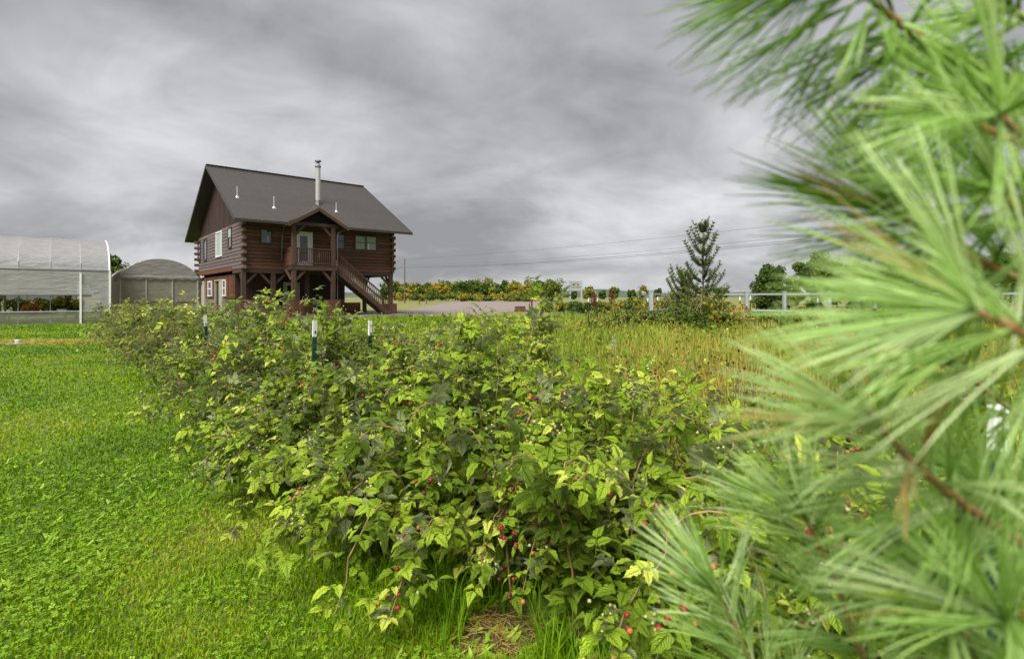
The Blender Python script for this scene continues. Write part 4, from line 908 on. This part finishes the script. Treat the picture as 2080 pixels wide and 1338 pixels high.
for bi, s0 in enumerate(bush_s):
    base = row(s0, 0.36); near = s0 < 6.2; mid = s0 < 8.2
    B = np.array([base[0], base[1], 0.0])
    dist = base[1]
    root = empty('raspberry_bush', B, 0, special.get(bi, 'dense raspberry bush with red berries in the front of the long row' if near else 'darker raspberry bush with drooping canes in the far part of the long row'), 'raspberry bush', None if bi in special else ('raspberry bushes in the near row' if near else 'raspberry bushes in the far row'))
    canes = []
    nc = 21 if mid else 18
    sp_ = 0.36 if mid else 0.55
    for k in range(nc):
        o_ = rng.uniform(-0.12, 0.85) + (0.12 if s0 < 2.6 else 0); s_ = rng.uniform(-sp_, sp_); side = -1 if o_ < 0.4 else 1
        if rng.random() < 0.15: side = -side
        st_ = k % 5
        if st_ in (0, 1): H, R_, q = rng.uniform(0.42, 0.8), rng.uniform(0.4, 0.8), rng.uniform(0.74, 0.93)
        elif st_ in (2, 3): H, R_, q = rng.uniform(0.8, 1.05), rng.uniform(0.2, 0.5), rng.uniform(0.6, 0.78)
        else: H, R_, q = rng.uniform(0.95, 1.15), rng.uniform(0.05, 0.25), rng.uniform(0.5, 0.65)
        H *= 0.88 if s0 < 4.6 else (0.97 if s0 < 8 else 1.10)
        if side < 0: R_ *= 0.8 if s0 < 2.2 else 1.15
        if bi == 0: H *= 0.9
        
        dirv = un * side * R_ * rng.uniform(0.7, 1.1) + ub * rng.normal(0, 0.22)
        canes.append((un * (o_ - 0.36) + ub * s_, dirv, H, q))
    if 1.9 < s0 < 5.6:       # low canes arching out over the lawn
        for k in range(6 if s0 > 2.5 else 4):
            canes.append((un * (rng.uniform(-0.26, 0.0) - 0.36) + ub * rng.uniform(-0.36, 0.36), -un * rng.uniform(0.28, 0.6) + ub * rng.normal(0, 0.2), rng.uniform(0.34, 0.66), rng.uniform(0.8, 0.93)))
    for (x, y, h) in lead_of.get(bi, []):
        canes.append((np.array([x, y, 0.0]) - B, un * rng.normal(0, 0.05) + ub * rng.normal(0, 0.06), h, 0.5))
    if bi == 2: canes.append((np.array([-0.35, 2.75, 0.0]) - B, np.array([-0.72, -0.32, 0]), 0.78, 0.93))
    LP, LD, LU, LS_, LT_ = [], [], [], [], []; BP, UP = [], []
    def sprout(p, dr, upv, size, tint):
        LP.append(p); LD.append(dr); LU.append(upv); LS_.append(size); LT_.append(tint)
    for ci, (b0, dv, H, q) in enumerate(canes):
        m_ = 14; ts = np.linspace(0, 1, m_)
        zz = H * np.sin(ts * np.pi * q) / (1 if q >= 0.5 else math.sin(math.pi * q))
        pts = b0[None] + dv[None] * (ts ** 1.5)[:, None] + uz[None] * zz[:, None]
        pts[1:, :2] += rng.normal(0, 0.012, (m_ - 1, 2))
        pts[:, 2] = np.maximum(pts[:, 2], 0.02 if ts[-1] else 0); pts[0, 2] = -0.02
        pts[1:, 2] = np.maximum(pts[1:, 2], 0.04)
        MB().tube([tuple(p) for p in pts], [0.0055 * (1 - 0.6 * t) for t in ts], 5 if near else 4, cap=False).build('cane', 'cane', root, smooth=True)
        seg = np.linalg.norm(np.diff(pts, axis=0), axis=1); cum = np.concatenate([[0], np.cumsum(seg)]); Lc = cum[-1]
        young = rng.random() < 0.25
        ctint = rng.normal(-0.05, 0.17) + (0.28 if young else 0)
        step = 0.036 if mid else 0.056
        u0 = Lc * 0.07; az = rng.uniform(0, 6.28)
        def at(u):
            j = min(np.searchsorted(cum, u) - 1, m_ - 2); j = max(j, 0); f = (u - cum[j]) / max(seg[j], 1e-6); tn = (pts[j + 1] - pts[j]) / max(seg[j], 1e-6); return pts[j] + (pts[j + 1] - pts[j]) * f, tn
        while u0 < Lc:
            p, tn = at(u0); f = u0 / Lc; az += 2.4 + rng.normal(0, 0.3)
            x = np.cross(tn, uz); x = x / max(np.linalg.norm(x), 1e-3) if np.linalg.norm(x) > 1e-3 else np.array([1.0, 0, 0]); y = np.cross(x, tn)
            rad = math.cos(az) * x + math.sin(az) * y
            d = rad * 0.9 + tn * 0.45 - uz * 0.05
            size = rng.uniform(0.68, 1.12) * (1.0 - 0.35 * max(0, f - 0.75) / 0.25) * (1 if mid else 1.35)
            sprout(p, d, uz * 0.9 + rad * 0.35 + rng.normal(0, 0.3, 3), size, 0.38 + ctint + 0.42 * max(0, f - 0.7) / 0.3 + rng.normal(0, 0.12))
            if rng.random() < (0.22 if mid else 0.12) and f > 0.35:      # side shoot with leaves, buds and berries
                sd = rad * 0.8 + uz * 0.5 + tn * 0.3; sd /= np.linalg.norm(sd); ll = rng.uniform(0.08, 0.2)
                for k in range(3): sprout(p + sd * ll * (k + 1) / 3, sd * 0.5 + rng.normal(0, 0.7, 3), uz + rng.normal(0, 0.35, 3), rng.uniform(0.5, 0.85), 0.52 + ctint + rng.normal(0, 0.12))
                tip = p + sd * ll
                if rng.random() < 0.65:
                    for k in range(rng.integers(3, 9)): UP.append(tip + rng.normal(0, 0.022, 3))
                if rng.random() < (0.6 if near else 0.5):
                    for k in range(rng.integers(2, 7)): BP.append(tip + sd * 0.035 + np.array([0, 0, -0.015]) + rng.normal(0, 0.024, 3))
            u0 += step * rng.uniform(0.7, 1.3)
    LP, LD, LU, LS_, LT_ = map(np.array, (LP, LD, LU, LS_, LT_))
    ok = LP[:, 2] > 0.03; LP, LD, LU, LS_, LT_ = LP[ok], LD[ok], LU[ok], LS_[ok], LT_[ok]
    R3 = frames(LD + rng.normal(0, 0.15, LD.shape), LU); n = len(LP); n_leaf_total += n
    if near:
        dc = np.linalg.norm(LP + B - CAMV, axis=1); order = np.argsort(dc - 0.6 * LP[:, 2]); sel = order[:290]; rest = order[290:]
        fr_ = sel[(LP[sel] @ un) < 0.05]      # leaves on the outer, lawn side: hang berry clusters by them
        for i in rng.choice(fr_, min(11, len(fr_)), replace=False):
            for k in range(rng.integers(2, 6)): BP.insert(0, LP[i] - un * 0.05 + np.array([0, 0, -0.005]) + rng.normal(0, 0.02, 3))
        for i in sel:
            o = bpy.data.objects.new('leaf', leaf_me[int(rng.integers(0, 6)) + 6 * (0 if LT_[i] < 0.4 else (1 if LT_[i] < 0.66 else 2))]); C.objects.link(o); o.parent = root
            mtx = Matrix([list(R3[i][r] * LS_[i]) + [LP[i][r]] for r in range(3)] + [[0, 0, 0, 1]]); o.matrix_local = mtx
    else: rest = np.arange(n)
    tm = LEAF_MID if mid else LEAF_FAR; ch_ = rng.integers(0, len(tm), len(rest)); parts = []
    for k in range(len(tm)):
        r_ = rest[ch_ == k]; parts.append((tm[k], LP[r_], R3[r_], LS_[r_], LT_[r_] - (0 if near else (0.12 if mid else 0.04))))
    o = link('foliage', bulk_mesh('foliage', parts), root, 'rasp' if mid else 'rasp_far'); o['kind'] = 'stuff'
    if UP:
        UPa = np.array(UP); o = link('bud_clusters', bulk_mesh('bud_clusters', [(bud_t, UPa, rand_frames(len(UPa)), rng.uniform(0.004, 0.009, len(UPa)), rng.random(len(UPa)))]), root, 'bud'); o['kind'] = 'stuff'
    for p in BP[:110]:
        o = bpy.data.objects.new('berry', berry_me[int(rng.choice([0, 0, 1, 1, 1, 2]))]); C.objects.link(o); o.parent = root
        sz = rng.uniform(0.7, 1.1); o.location = Vector(p); o.scale = (sz, sz, sz); o.rotation_euler = (rng.normal(0, 0.4), rng.normal(0, 0.4), rng.uniform(0, 6))

# ------------------------------------------------------------------ grass of the lawn
def polar(n, r0, r1, a0, a1, power=1.0):
    """points round the camera, density falling with distance"""
    r = r0 * (r1 / r0) ** (rng.random(n) ** power); a = np.radians(rng.uniform(a0, a1, n)); return r * np.sin(a), r * np.cos(a), r
def in_house(x, y):
    dx, dy = x - HX, y - HY; a = dx * math.cos(HYAW) + dy * math.sin(HYAW); b_ = -dx * math.sin(HYAW) + dy * math.cos(HYAW)
    gx, gy = x + 21.4, y - 28.8; ga = gx * U_[0] + gy * U_[1]; gb = gx * V_[0] + gy * V_[1]
    return ((a > -0.5) & (a < HL + 0.6) & (b_ > -2.2)) | ((ga < 0.1) & (gb > -0.15)) | ((ga < 4.0) & (gb > 2.0) & (ga > -2))
x, y, r = polar(270000, 1.7, 40, -58, 6)
s_, o_ = row_so(x, y)
k = ((o_ < -0.05 + 0.25 * vnoise(x, y, 0.6, 3)) | (s_ > 21.5)) & ~in_house(x, y) & ((r < 26) | (x < -4)) & ~((np.hypot(x + 0.06, y - 2.22) < 0.15 + 0.08 * vnoise(x, y, 0.08, 41)))
x, y, r, o_ = x[k], y[k], r[k], o_[k]
dry = vnoise(x, y, 1.7, 1) * 0.6 + vnoise(x, y, 0.45, 2) * 0.4
edge = np.clip(1 - np.abs(o_ + 0.25) / 0.3, 0, 1) * (r < 12)
h = (0.02 + 0.028 * rng.random(len(x))) * (1 + 1.3 * edge) * (0.8 + 0.025 * r); wd = 0.003 + 0.0015 * r
tint = 0.32 + 0.36 * (dry - 0.42) / 0.3 * 0.62 + rng.normal(0, 0.16, len(x)) - 0.10 * edge
clip_ = np.exp(-((y - (16.3 - 0.02 * x)) / 0.55) ** 2) * (x < -7); tint = tint + clip_ * (0.3 + 0.35 * vnoise(x, y, 0.5, 8)) + 0.1 * np.exp(-((r - 27) / 2.0) ** 2)
tint -= 0.06 * np.clip((r - 10) / 10, 0, 1)
o = link('lawn_grass', bulk_mesh('lawn_grass', [blades(np.stack([x, y, np.full(len(x), 0.002)], 1), h, wd, tint, 0.85)]), None, 'grass'); tag(o, 'short mown bright green lawn grass', 'grass', kind='stuff')
n = 4200; xx = rng.uniform(-17.5, -7.6, n); yy = 16.0 - 0.015 * xx + rng.normal(0, 0.28, n) * (0.6 + 0.8 * vnoise(xx, xx * 0, 1.3, 31)); kk = vnoise(xx, yy, 0.7, 32) > 0.36; xx, yy = xx[kk], yy[kk]; n = len(xx); az = rng.uniform(0, 6.28, n)
o = link('dry_clippings', bulk_mesh('dry_clippings', [(blade_t, np.stack([xx, yy, rng.uniform(0.02, 0.09, n)], 1), frames(np.stack([np.cos(az), np.sin(az), rng.normal(0.1, 0.25, n)], 1), rng.normal(size=(n, 3))), np.stack([np.full(n, 0.02), rng.uniform(0.08, 0.2, n), np.full(n, 0.08)], 1), rng.uniform(0.8, 1.0, n))]), None, 'grass'); tag(o, 'strip of dry brown grass clippings lying across the lawn', 'clippings', kind='stuff')
# mown strip and grass by the house
x = rng.uniform(3, 40, 18000); y = rng.uniform(26, 52, 18000); px = 1040 + F_PX * x / y; k = (px > 1120) & (px < 2100) & (y < 46); x, y = x[k], y[k]
x2 = rng.uniform(-14, 3.4, 18000); y2 = rng.uniform(24, 38, 18000); k = ~in_house(x2, y2) & (y2 < 40 - 0.0 * x2) & (1040 + F_PX * x2 / y2 > 560); x = np.concatenate([x, x2[k]]); y = np.concatenate([y, y2[k]])
o = link('lawn_grass', bulk_mesh('lawn_grass', [blades(np.stack([x, y, np.full(len(x), 0.002)], 1), np.full(len(x), 0.07) * rng.uniform(0.7, 1.3, len(x)), np.full(len(x), 0.045), 0.38 + rng.normal(0, 0.1, len(x)), 0.5)]), None, 'grass'); tag(o, 'mown green grass strip by the house and round the garden beds', 'grass', kind='stuff')
# clover and broad weeds in the lawn
def tri_leaf(rr):
    V, F = [], []
    for j in range(3):
        a = j * 2.094; c, s = math.cos(a), math.sin(a); o = len(V)
        for x_, y_, z_ in ((0, 0.1, 0), (0.55, 0.65, 0.12), (0.38, 1.15, 0.1), (0, 1.05, 0.02), (-0.38, 1.15, 0.1), (-0.55, 0.65, 0.12)): V.append(((x_ * c - y_ * s) * rr, (x_ * s + y_ * c) * rr, z_ * rr))
        F += [(o, o + 1, o + 2, o + 3), (o, o + 3, o + 4, o + 5)]
    return V, F, None
x, y, r = polar(52000, 1.7, 11, -58, 4, 1.1)
s_, o_ = row_so(x, y); dens = vnoise(x, y, 0.8, 5) * 0.6 + vnoise(x, y, 0.25, 6) * 0.4
k = (o_ < -0.1) & (rng.random(len(x)) < np.clip((dens - 0.34) / 0.55, 0.05, 0.8)) & ~((np.hypot(x + 0.06, y - 2.22) < 0.15 + 0.08 * vnoise(x, y, 0.08, 41))); x, y, r, dens = x[k], y[k], r[k], dens[k]; n = len(x)
up = np.stack([rng.normal(0, 0.3, n), rng.normal(0, 0.3, n) - 0.15, np.ones(n)], 1); az = rng.uniform(0, 6.28, n)
rot = frames(np.stack([np.cos(az), np.sin(az), np.zeros(n)], 1), up)
cl = [(tri_leaf(1.0), np.stack([x, y, rng.uniform(0.025, 0.06, n)], 1), rot, rng.uniform(0.005, 0.0105, n) * (0.9 + 0.07 * r), 0.45 + rng.normal(0, 0.2, n))]
x, y, r = polar(3600, 1.7, 9, -58, 4); s_, o_ = row_so(x, y); k = (o_ < -0.1) & (vnoise(x, y, 0.9, 9) > 0.42); x, y = x[k], y[k]; n = len(x); az = rng.uniform(0, 6.28, n)
d = np.stack([np.cos(az), np.sin(az), rng.uniform(0.1, 0.8, n)], 1)
cl.append((card_t, np.stack([x, y, np.full(n, 0.01)], 1), frames(d, rng.normal(0, 0.3, (n, 3)) + np.array([0, 0, 1])), np.stack([rng.uniform(0.012, 0.024, n), rng.uniform(0.04, 0.085, n), np.full(n, 0.03)], 1), 0.62 + rng.normal(0, 0.2, n)))
o = link('lawn_clover', bulk_mesh('lawn_clover', cl), None, 'clover'); tag(o, 'low clover and broad leaved weeds spread through the lawn', 'clover', kind='stuff')
# long grass at the foot of the near bushes
n = 5200; s_ = rng.uniform(-0.6, 2.3, n); o_ = np.where(rng.random(n) < 0.55, rng.normal(-0.12, 0.13, n), rng.uniform(-0.3, 1.4, n)); pos = np.array([row(a, b_) for a, b_ in zip(s_, o_)])
s2 = rng.uniform(0.8, 7.5, 5000); o2 = rng.normal(-0.2, 0.1, 5000); pos = np.concatenate([pos, np.array([row(a, b_) for a, b_ in zip(s2, o2)])]); n = len(pos)
hh = np.concatenate([rng.uniform(0.12, 0.30, 5200), rng.uniform(0.06, 0.15, 5000)])
k = ~((np.abs(pos[:, 0] + 0.05) < 0.15) & (pos[:, 1] > 1.9) & (pos[:, 1] < 2.36)); pos, hh = pos[k], hh[k]; n = len(pos)
bl2 = ([(-0.5, 0, 0), (0.5, 0, 0), (-0.45, 0.35, 0.02), (0.45, 0.35, 0.02), (-0.3, 0.7, 0.12), (0.3, 0.7, 0.12), (0, 0.95, 0.3)], [(0, 1, 3, 2), (2, 3, 5, 4), (4, 5, 6)], None)
az = rng.uniform(0, 6.28, n); ln = np.abs(rng.normal(0, 0.45, n)); d = np.stack([np.cos(az) * ln, np.sin(az) * ln, np.ones(n)], 1); up = np.stack([np.cos(az), np.sin(az), -0.2 * np.ones(n)], 1)
o = link('long_grass', bulk_mesh('long_grass', [(bl2, np.column_stack([pos, np.zeros(n)]), frames(d, up), np.stack([np.full(n, 0.0055), hh, hh], 1), 0.22 + rng.normal(0, 0.12, n))]), None, 'grass'); tag(o, 'long uncut green grass along the foot of the raspberry row', 'grass', kind='stuff')
# dry straw on the soil patch
n = 420; a = rng.uniform(0, 6.28, n); rr = 0.2 * rng.random(n) ** 0.6; az = rng.uniform(0, 6.28, n)
o = link('dry_straw', bulk_mesh('dry_straw', [(blade_t, np.stack([-0.06 + rr * np.cos(a), 2.22 + rr * np.sin(a), rng.uniform(0.012, 0.035, n)], 1), frames(np.stack([np.cos(az), np.sin(az), rng.normal(0.05, 0.12, n)], 1), rng.normal(size=(n, 3))), np.stack([np.full(n, 0.003), rng.uniform(0.04, 0.11, n), np.full(n, 0.05)], 1), rng.uniform(0.85, 1.0, n))]), None, 'soil_straw' if 'soil_straw' in M else 'weeds'); tag(o, 'brown dry straw lying on the bare soil patch', 'straw', kind='stuff')

# ------------------------------------------------------------------ weedy field
x, y, r = polar(175000, 2.6, 33, -28, 52, 0.85)
s_, o_ = row_so(x, y); px = 1040 + F_PX * x / y
lim = 25 + 2.5 * vnoise(x, y, 3, 11)
k = (o_ > 0.95 + 0.4 * vnoise(x, y, 0.7, 4)) & (y < lim) & ~((px < 820) & (y > 21)) & ((x > -9)) & ~((px > 1480) & (y > 18.5) & (px < 1660)); x, y, r, px = x[k], y[k], r[k], px[k]; n = len(x)
pn_ = vnoise(x, y, 2.2, 12) * 0.55 + vnoise(x, y, 0.6, 13) * 0.45
hh = (0.19 + 0.5 * rng.random(n) ** 1.6) * (0.5 + 1.0 * vnoise(x, y, 1.2, 14)) * np.clip(0.6 + r / 14, 0.6, 1.05)
dryness = np.clip((px - 1050) / 700, 0, 0.45)
tint = 0.13 + 0.85 * (pn_ - 0.25) + dryness * 0.60 + rng.normal(0, 0.2, n)
bl3 = blade_t
az = rng.uniform(0, 6.28, n); ln = np.abs(rng.normal(0, 0.3, n)); d = np.stack([np.cos(az) * ln, np.sin(az) * ln, np.ones(n)], 1); fz = az + rng.normal(0, 0.5, n); up = np.stack([np.cos(fz), np.sin(fz), -0.1 * np.ones(n)], 1)
o = link('field_weeds', bulk_mesh('field_weeds', [(bl3, np.stack([x, y, np.zeros(n)], 1), frames(d, up), np.stack([0.004 + 0.0011 * r, hh, hh], 1), tint)]), None, 'weeds'); tag(o, 'tall yellow-green and straw coloured weeds filling the field behind the raspberries', 'weeds', kind='stuff')
# seed heads and small leaves on the weeds
m_ = rng.random(n) < 0.16; xs, ys, rs, hs = x[m_], y[m_], r[m_], hh[m_]; q = len(xs); tp = np.stack([xs, ys, hs * rng.uniform(0.75, 1.05, q)], 1)
dd = np.stack([rng.normal(0, 0.5, q), rng.normal(0, 0.5, q), np.ones(q)], 1)
fi = rng.choice(n, 1100); fk = np.repeat(fi, 20); q2 = len(fk); sp2 = 0.07 + 0.006 * r[fk]
x2, y2, r2 = x[fk] + rng.normal(0, 1, q2) * sp2, y[fk] + rng.normal(0, 1, q2) * sp2, r[fk]; h2 = np.repeat(rng.uniform(0.3, 0.75, 1100), 20); ft = np.repeat(rng.normal(0.16, 0.14, 1100), 20)
me = bulk_mesh('weed_heads', [(card_t, tp, frames(dd, rng.normal(size=(q, 3))), np.stack([0.006 + 0.0009 * rs, rng.uniform(0.03, 0.07, q), np.full(q, 0.02)], 1), rng.uniform(0.6, 1.0, q)),
    (card_t, np.stack([x2, y2, h2 * rng.uniform(0.1, 1.0, q2)], 1), rand_frames(q2, 0.3), (0.03 + 0.0032 * r2) * rng.uniform(0.6, 1.3, q2), ft + rng.normal(0, 0.08, q2))])
o = link('weed_seed_heads', me, None, 'weeds'); tag(o, 'straw seed heads and small leaves on the tall weeds of the field', 'weeds', kind='stuff')
m_ = (rng.random(n) < 0.006) & (vnoise(x, y, 1.6, 21) > 0.45); xs, ys, rs, hs = x[m_], y[m_], r[m_], hh[m_]; q = len(xs)
o = link('field_flowers', bulk_mesh('field_flowers', [(card_t, np.stack([xs, ys, hs * 1.02], 1), rand_frames(q, 1.0), 0.010 + 0.0022 * rs, rng.random(q))]), None, 'flower'); tag(o, 'tiny yellow wild flowers scattered through the weedy field', 'flowers', kind='stuff')
# dead coneflowers
for i, (px, d) in enumerate(((1476, 5.2), (1490, 5.5), (1500, 5.0), (1512, 5.3), (1530, 5.6), (1548, 5.1), (1560, 5.7), (1395, 6.2), (1590, 5.4), (1445, 6.0))):
    h = rng.uniform(0.6, 0.95); root = empty('dead_coneflower', G(px, d), 0, 'dead coneflower stem with small black seed heads in the weedy field', 'flower', 'dead coneflowers in the weedy field')
    for k in range(3):
        a = rng.uniform(0, 6.28); lx, ly = 0.12 * math.cos(a) * k, 0.12 * math.sin(a) * k; hz = h * (1 - 0.12 * k)
        MB().tube([(0, 0, 0), (lx * 0.4, ly * 0.4, hz * 0.6), (lx, ly, hz)], [0.004, 0.003, 0.002], 4).build('stem', 'bark', root)
        MB().tube([(lx, ly, hz - 0.004), (lx, ly, hz + 0.008), (lx, ly, hz + 0.02)], [0.008, 0.011, 0.004], 7).build('seed_head', 'dark_in', root)

# ------------------------------------------------------------------ pine twigs close to the camera
def bundle(seed, L_=0.112, w_=0.0015):
    r = np.random.default_rng(seed); V, F = [], []
    for j in range(5):
        a = j * 1.257 + r.uniform(-0.3, 0.3); sp_ = r.uniform(0.012, 0.075); ln = L_ * r.uniform(0.8, 1.1); ct = r.uniform(-0.22, 0.03)
        dx, dz = math.cos(a) * sp_, math.sin(a) * sp_; o = len(V); nseg = 4
        for i in range(nseg + 1):
            t = i / nseg; cx, cy, cz = dx * ln * t, ln * t * (1 - 0.02 * t), dz * ln * t + ct * ln * t * t
            ww = w_ * (1.0 if t < 0.8 else 0.6 if t < 0.99 else 0.25)
            for k in range(3): b_ = k * 2.094 + a; V.append((cx + ww * 0.5 * math.cos(b_), cy, cz + ww * 0.5 * math.sin(b_)))
        for i in range(nseg):
            for k in range(3): k2 = (k + 1) % 3; F.append((o + i * 3 + k, o + i * 3 + k2, o + (i + 1) * 3 + k2, o + (i + 1) * 3 + k))
        F.append((o + nseg * 3, o + nseg * 3 + 1, o + nseg * 3 + 2))
    return V, F, None
BUN = [bundle(40 + i) for i in range(5)]
bun_me = []
for i in range(5):
    for tint in (0.35, 0.60, 0.80, 0.97):
        me = bulk_mesh('needle_bundle', [(BUN[i], np.zeros((1, 3)), np.eye(3)[None], np.ones(1), np.array([tint]))]); me.polygons.foreach_set('use_smooth', [True] * len(me.polygons)); me.materials.append(M['needle'] if tint < 0.9 else M['needle_dry']); bun_me.append(me)
TR = Vector((1.12, 0.30, 0.0))
pine = empty('pine_tree', TR, 0, 'bright green pine tree with long soft needles hanging close in front of everything', 'pine tree')
MB().tube([(0, 0, -0.05), (0.02, 0, 0.9), (0, 0.02, 1.8), (0, 0, 2.9)], [0.06, 0.05, 0.036, 0.012], 10).build('trunk', 'bark', pine, smooth=True)
# each shoot: (points px, py, depth from tip to base), bundles per metre, gravity, tint
shoots = [
    ([(1690, -70, 0.36), (1800, 25, 0.37), (1900, 95, 0.40), (2090, 175, 0.48)], 900, -0.75, 0.30),
    ([(1830, 440, 0.40), (1890, 475, 0.40), (1980, 525, 0.42), (2120, 590, 0.45)], 600, 0.0, 0.38),
    ([(1985, 632, 0.29), (2030, 652, 0.288), (2090, 682, 0.288), (2170, 725, 0.30)], 700, -0.10, 0.97),
    ([(1785, 865, 0.36), (1850, 935, 0.365), (1960, 1025, 0.38), (2110, 1130, 0.42)], 640, -0.12, 0.76),
    ([(1640, 1060, 0.54), (1690, 1160, 0.54), (1735, 1290, 0.54), (1780, 1400, 0.55)], 620, -0.05, 0.66),
    ([(1460, 1210, 0.62), (1500, 1285, 0.62), (1540, 1370, 0.62), (1640, 1500, 0.62)], 640, 0.0, 0.74),
    ([(1945, 735, 0.56), (2010, 800, 0.58), (2100, 860, 0.62)], 560, -0.1, 0.36),
    ([(1920, 1215, 0.40), (1960, 1290, 0.42), (2030, 1420, 0.46)], 600, 0.0, 0.58),
    ([(2030, 235, 0.33), (2080, 280, 0.34), (2150, 340, 0.36)], 240, -0.2, 0.72),
    ([(2040, 400, 0.34), (2090, 440, 0.35), (2160, 480, 0.38)], 380, -0.1, 0.78),
    ([(2020, 1000, 0.52), (2080, 1060, 0.54), (2150, 1110, 0.58)], 380, 0, 0.5),
    ([(2060, 20, 0.40), (2110, 60, 0.42), (2180, 90, 0.46)], 320, -0.2, 0.55),
    ([(2040, 1260, 0.34), (2090, 1330, 0.36), (2150, 1420, 0.38)], 560, 0, 0.62),
]
extra = [[Vector((0.75, 0.1 + 0.12 * k, 0.9 + 0.32 * k)), Vector((0.95, 0.2, 0.88 + 0.3 * k)), TR + Vector((0, 0, 0.9 + 0.28 * k))] for k in range(2)] + [[Vector((1.45, 0.55, 1.0 + 0.45 * k)), Vector((1.3, 0.42, 0.95 + 0.44 * k)), TR + Vector((0, 0, 0.9 + 0.42 * k))] for k in range(4)]
BPs, BDs, BTs, BLs, bparent = [], [], [], [], []
for si, sh_ in enumerate(shoots + extra):
    if si < len(shoots):
        pts = [P(*p) for p in sh_[0]]; dens, grav, t0 = sh_[1:]
    else: pts = sh_; dens, grav, t0 = 300, 0, 0.5
    # resample a smooth curve through the points
    cur = []
    for i in range(len(pts) - 1):
        p0, p1, p2, p3 = pts[max(i - 1, 0)], pts[i], pts[i + 1], pts[min(i + 2, len(pts) - 1)]
        for k in range(8):
            t = k / 8; cur.append(0.5 * ((2 * p1) + (-p0 + p2) * t + (2 * p0 - 5 * p1 + 4 * p2 - p3) * t * t + (-p0 + 3 * p1 - 3 * p2 + p3) * t ** 3))
    cur.append(pts[-1]); end = cur[-1]
    zt = max(0.3, min(2.6, end.z - 0.25)); tw = [p - TR for p in cur]
    full = tw + [(end - TR).lerp(Vector((0, 0, zt)), 0.5) + Vector((0, 0, -0.03)), Vector((0, 0, zt))] if si < len(shoots) else tw
    nn = len(full); rad = [0.0016 + 0.0022 * min(1, i / 24) + (0.006 * max(0, i - 24) / max(1, nn - 24)) for i in range(nn)]
    br = MB().tube(full, rad, 7).build('branch', 'twig', pine, smooth=True)
    # needles
    cum = [0]
    for a, b_ in zip(cur[:-1], cur[1:]): cum.append(cum[-1] + (b_ - a).length)
    Lt = cum[-1]; nb_ = int(Lt * dens * 0.40) + 14
    for j in range(nb_):
        u = Lt * (max(0, j - 14) / max(1, nb_ - 15)); i = min(max(np.searchsorted(cum, u) - 1, 0), len(cur) - 2); f = (u - cum[i]) / max(cum[i + 1] - cum[i], 1e-6)
        p = cur[i].lerp(cur[i + 1], min(max(f, 0), 1)); tn = (cur[i] - cur[i + 1]).normalized()      # towards the tip
        x = tn.cross(Vector((0.1, 0.2, 1))).normalized(); y = tn.cross(x); a = j * 2.399963 + rng.normal(0, 0.25)
        al = math.radians(rng.uniform(4, 52) if j < 14 else rng.uniform(24, 58))
        d = tn * math.cos(al) + (x * math.cos(a) + y * math.sin(a)) * math.sin(al) + Vector((0, 0, grav))
        if p.y + d.normalized().y * 0.095 < 0.14: continue
        BPs.append(p - TR); BDs.append(d.normalized()); BTs.append(min(1.0, t0 + rng.normal(0, 0.2))); BLs.append(rng.uniform(0.85, 1.12)); bparent.append((si, br))
BPa, BDa, BTa, BLa = np.array([tuple(v) for v in BPs]), np.array([tuple(v) for v in BDs]), np.array(BTs), np.array(BLs)
R3 = frames(BDa, rng.normal(0, 0.35, BDa.shape) + np.array([0, 0, 1]))
wp = BPa + np.array(TR) + BDa * 0.05; pxs = 1040 + F_PX * wp[:, 0] / wp[:, 1]; pys = HOR - F_PX * (wp[:, 2] - CAM_H) / wp[:, 1]
score = np.where((pxs > 1350) & (pxs < 2080) & (pys > 0) & (pys < 1338), wp[:, 1], 9); order = np.argsort(score)
for i in order[:300]:
    t = BTa[i]; ti = 3 if rng.random() < 0.035 else (0 if t < 0.45 else (1 if t < 0.68 else 2))
    o = bpy.data.objects.new('needle_bundle', bun_me[int(rng.integers(0, 5)) * 4 + ti]); C.objects.link(o); o.parent = bparent[i][1]
    o.matrix_local = Matrix([list(R3[i][r] * BLa[i]) + [BPa[i][r]] for r in range(3)] + [[0, 0, 0, 1]])
rest = order[300:]; ch_ = rng.integers(0, 5, len(rest))
me = bulk_mesh('needles', [(BUN[k], BPa[rest[ch_ == k]], R3[rest[ch_ == k]], BLa[rest[ch_ == k]], BTa[rest[ch_ == k]]) for k in range(5)])
me.polygons.foreach_set('use_smooth', [True] * len(me.polygons))
o = link('needles', me, pine, 'needle'); o['kind'] = 'stuff'
tri = sum(sum(len(p.vertices) - 2 for p in me.polygons) for me in bpy.data.meshes if me.users and len(me.polygons) < 3000) + sum(len(me.loops) - 2 * len(me.polygons) for me in bpy.data.meshes if me.users and len(me.polygons) >= 3000)
print('objects', len(bpy.data.objects), 'triangles', tri, 'leaves', n_leaf_total, 'bundles', len(BPa))
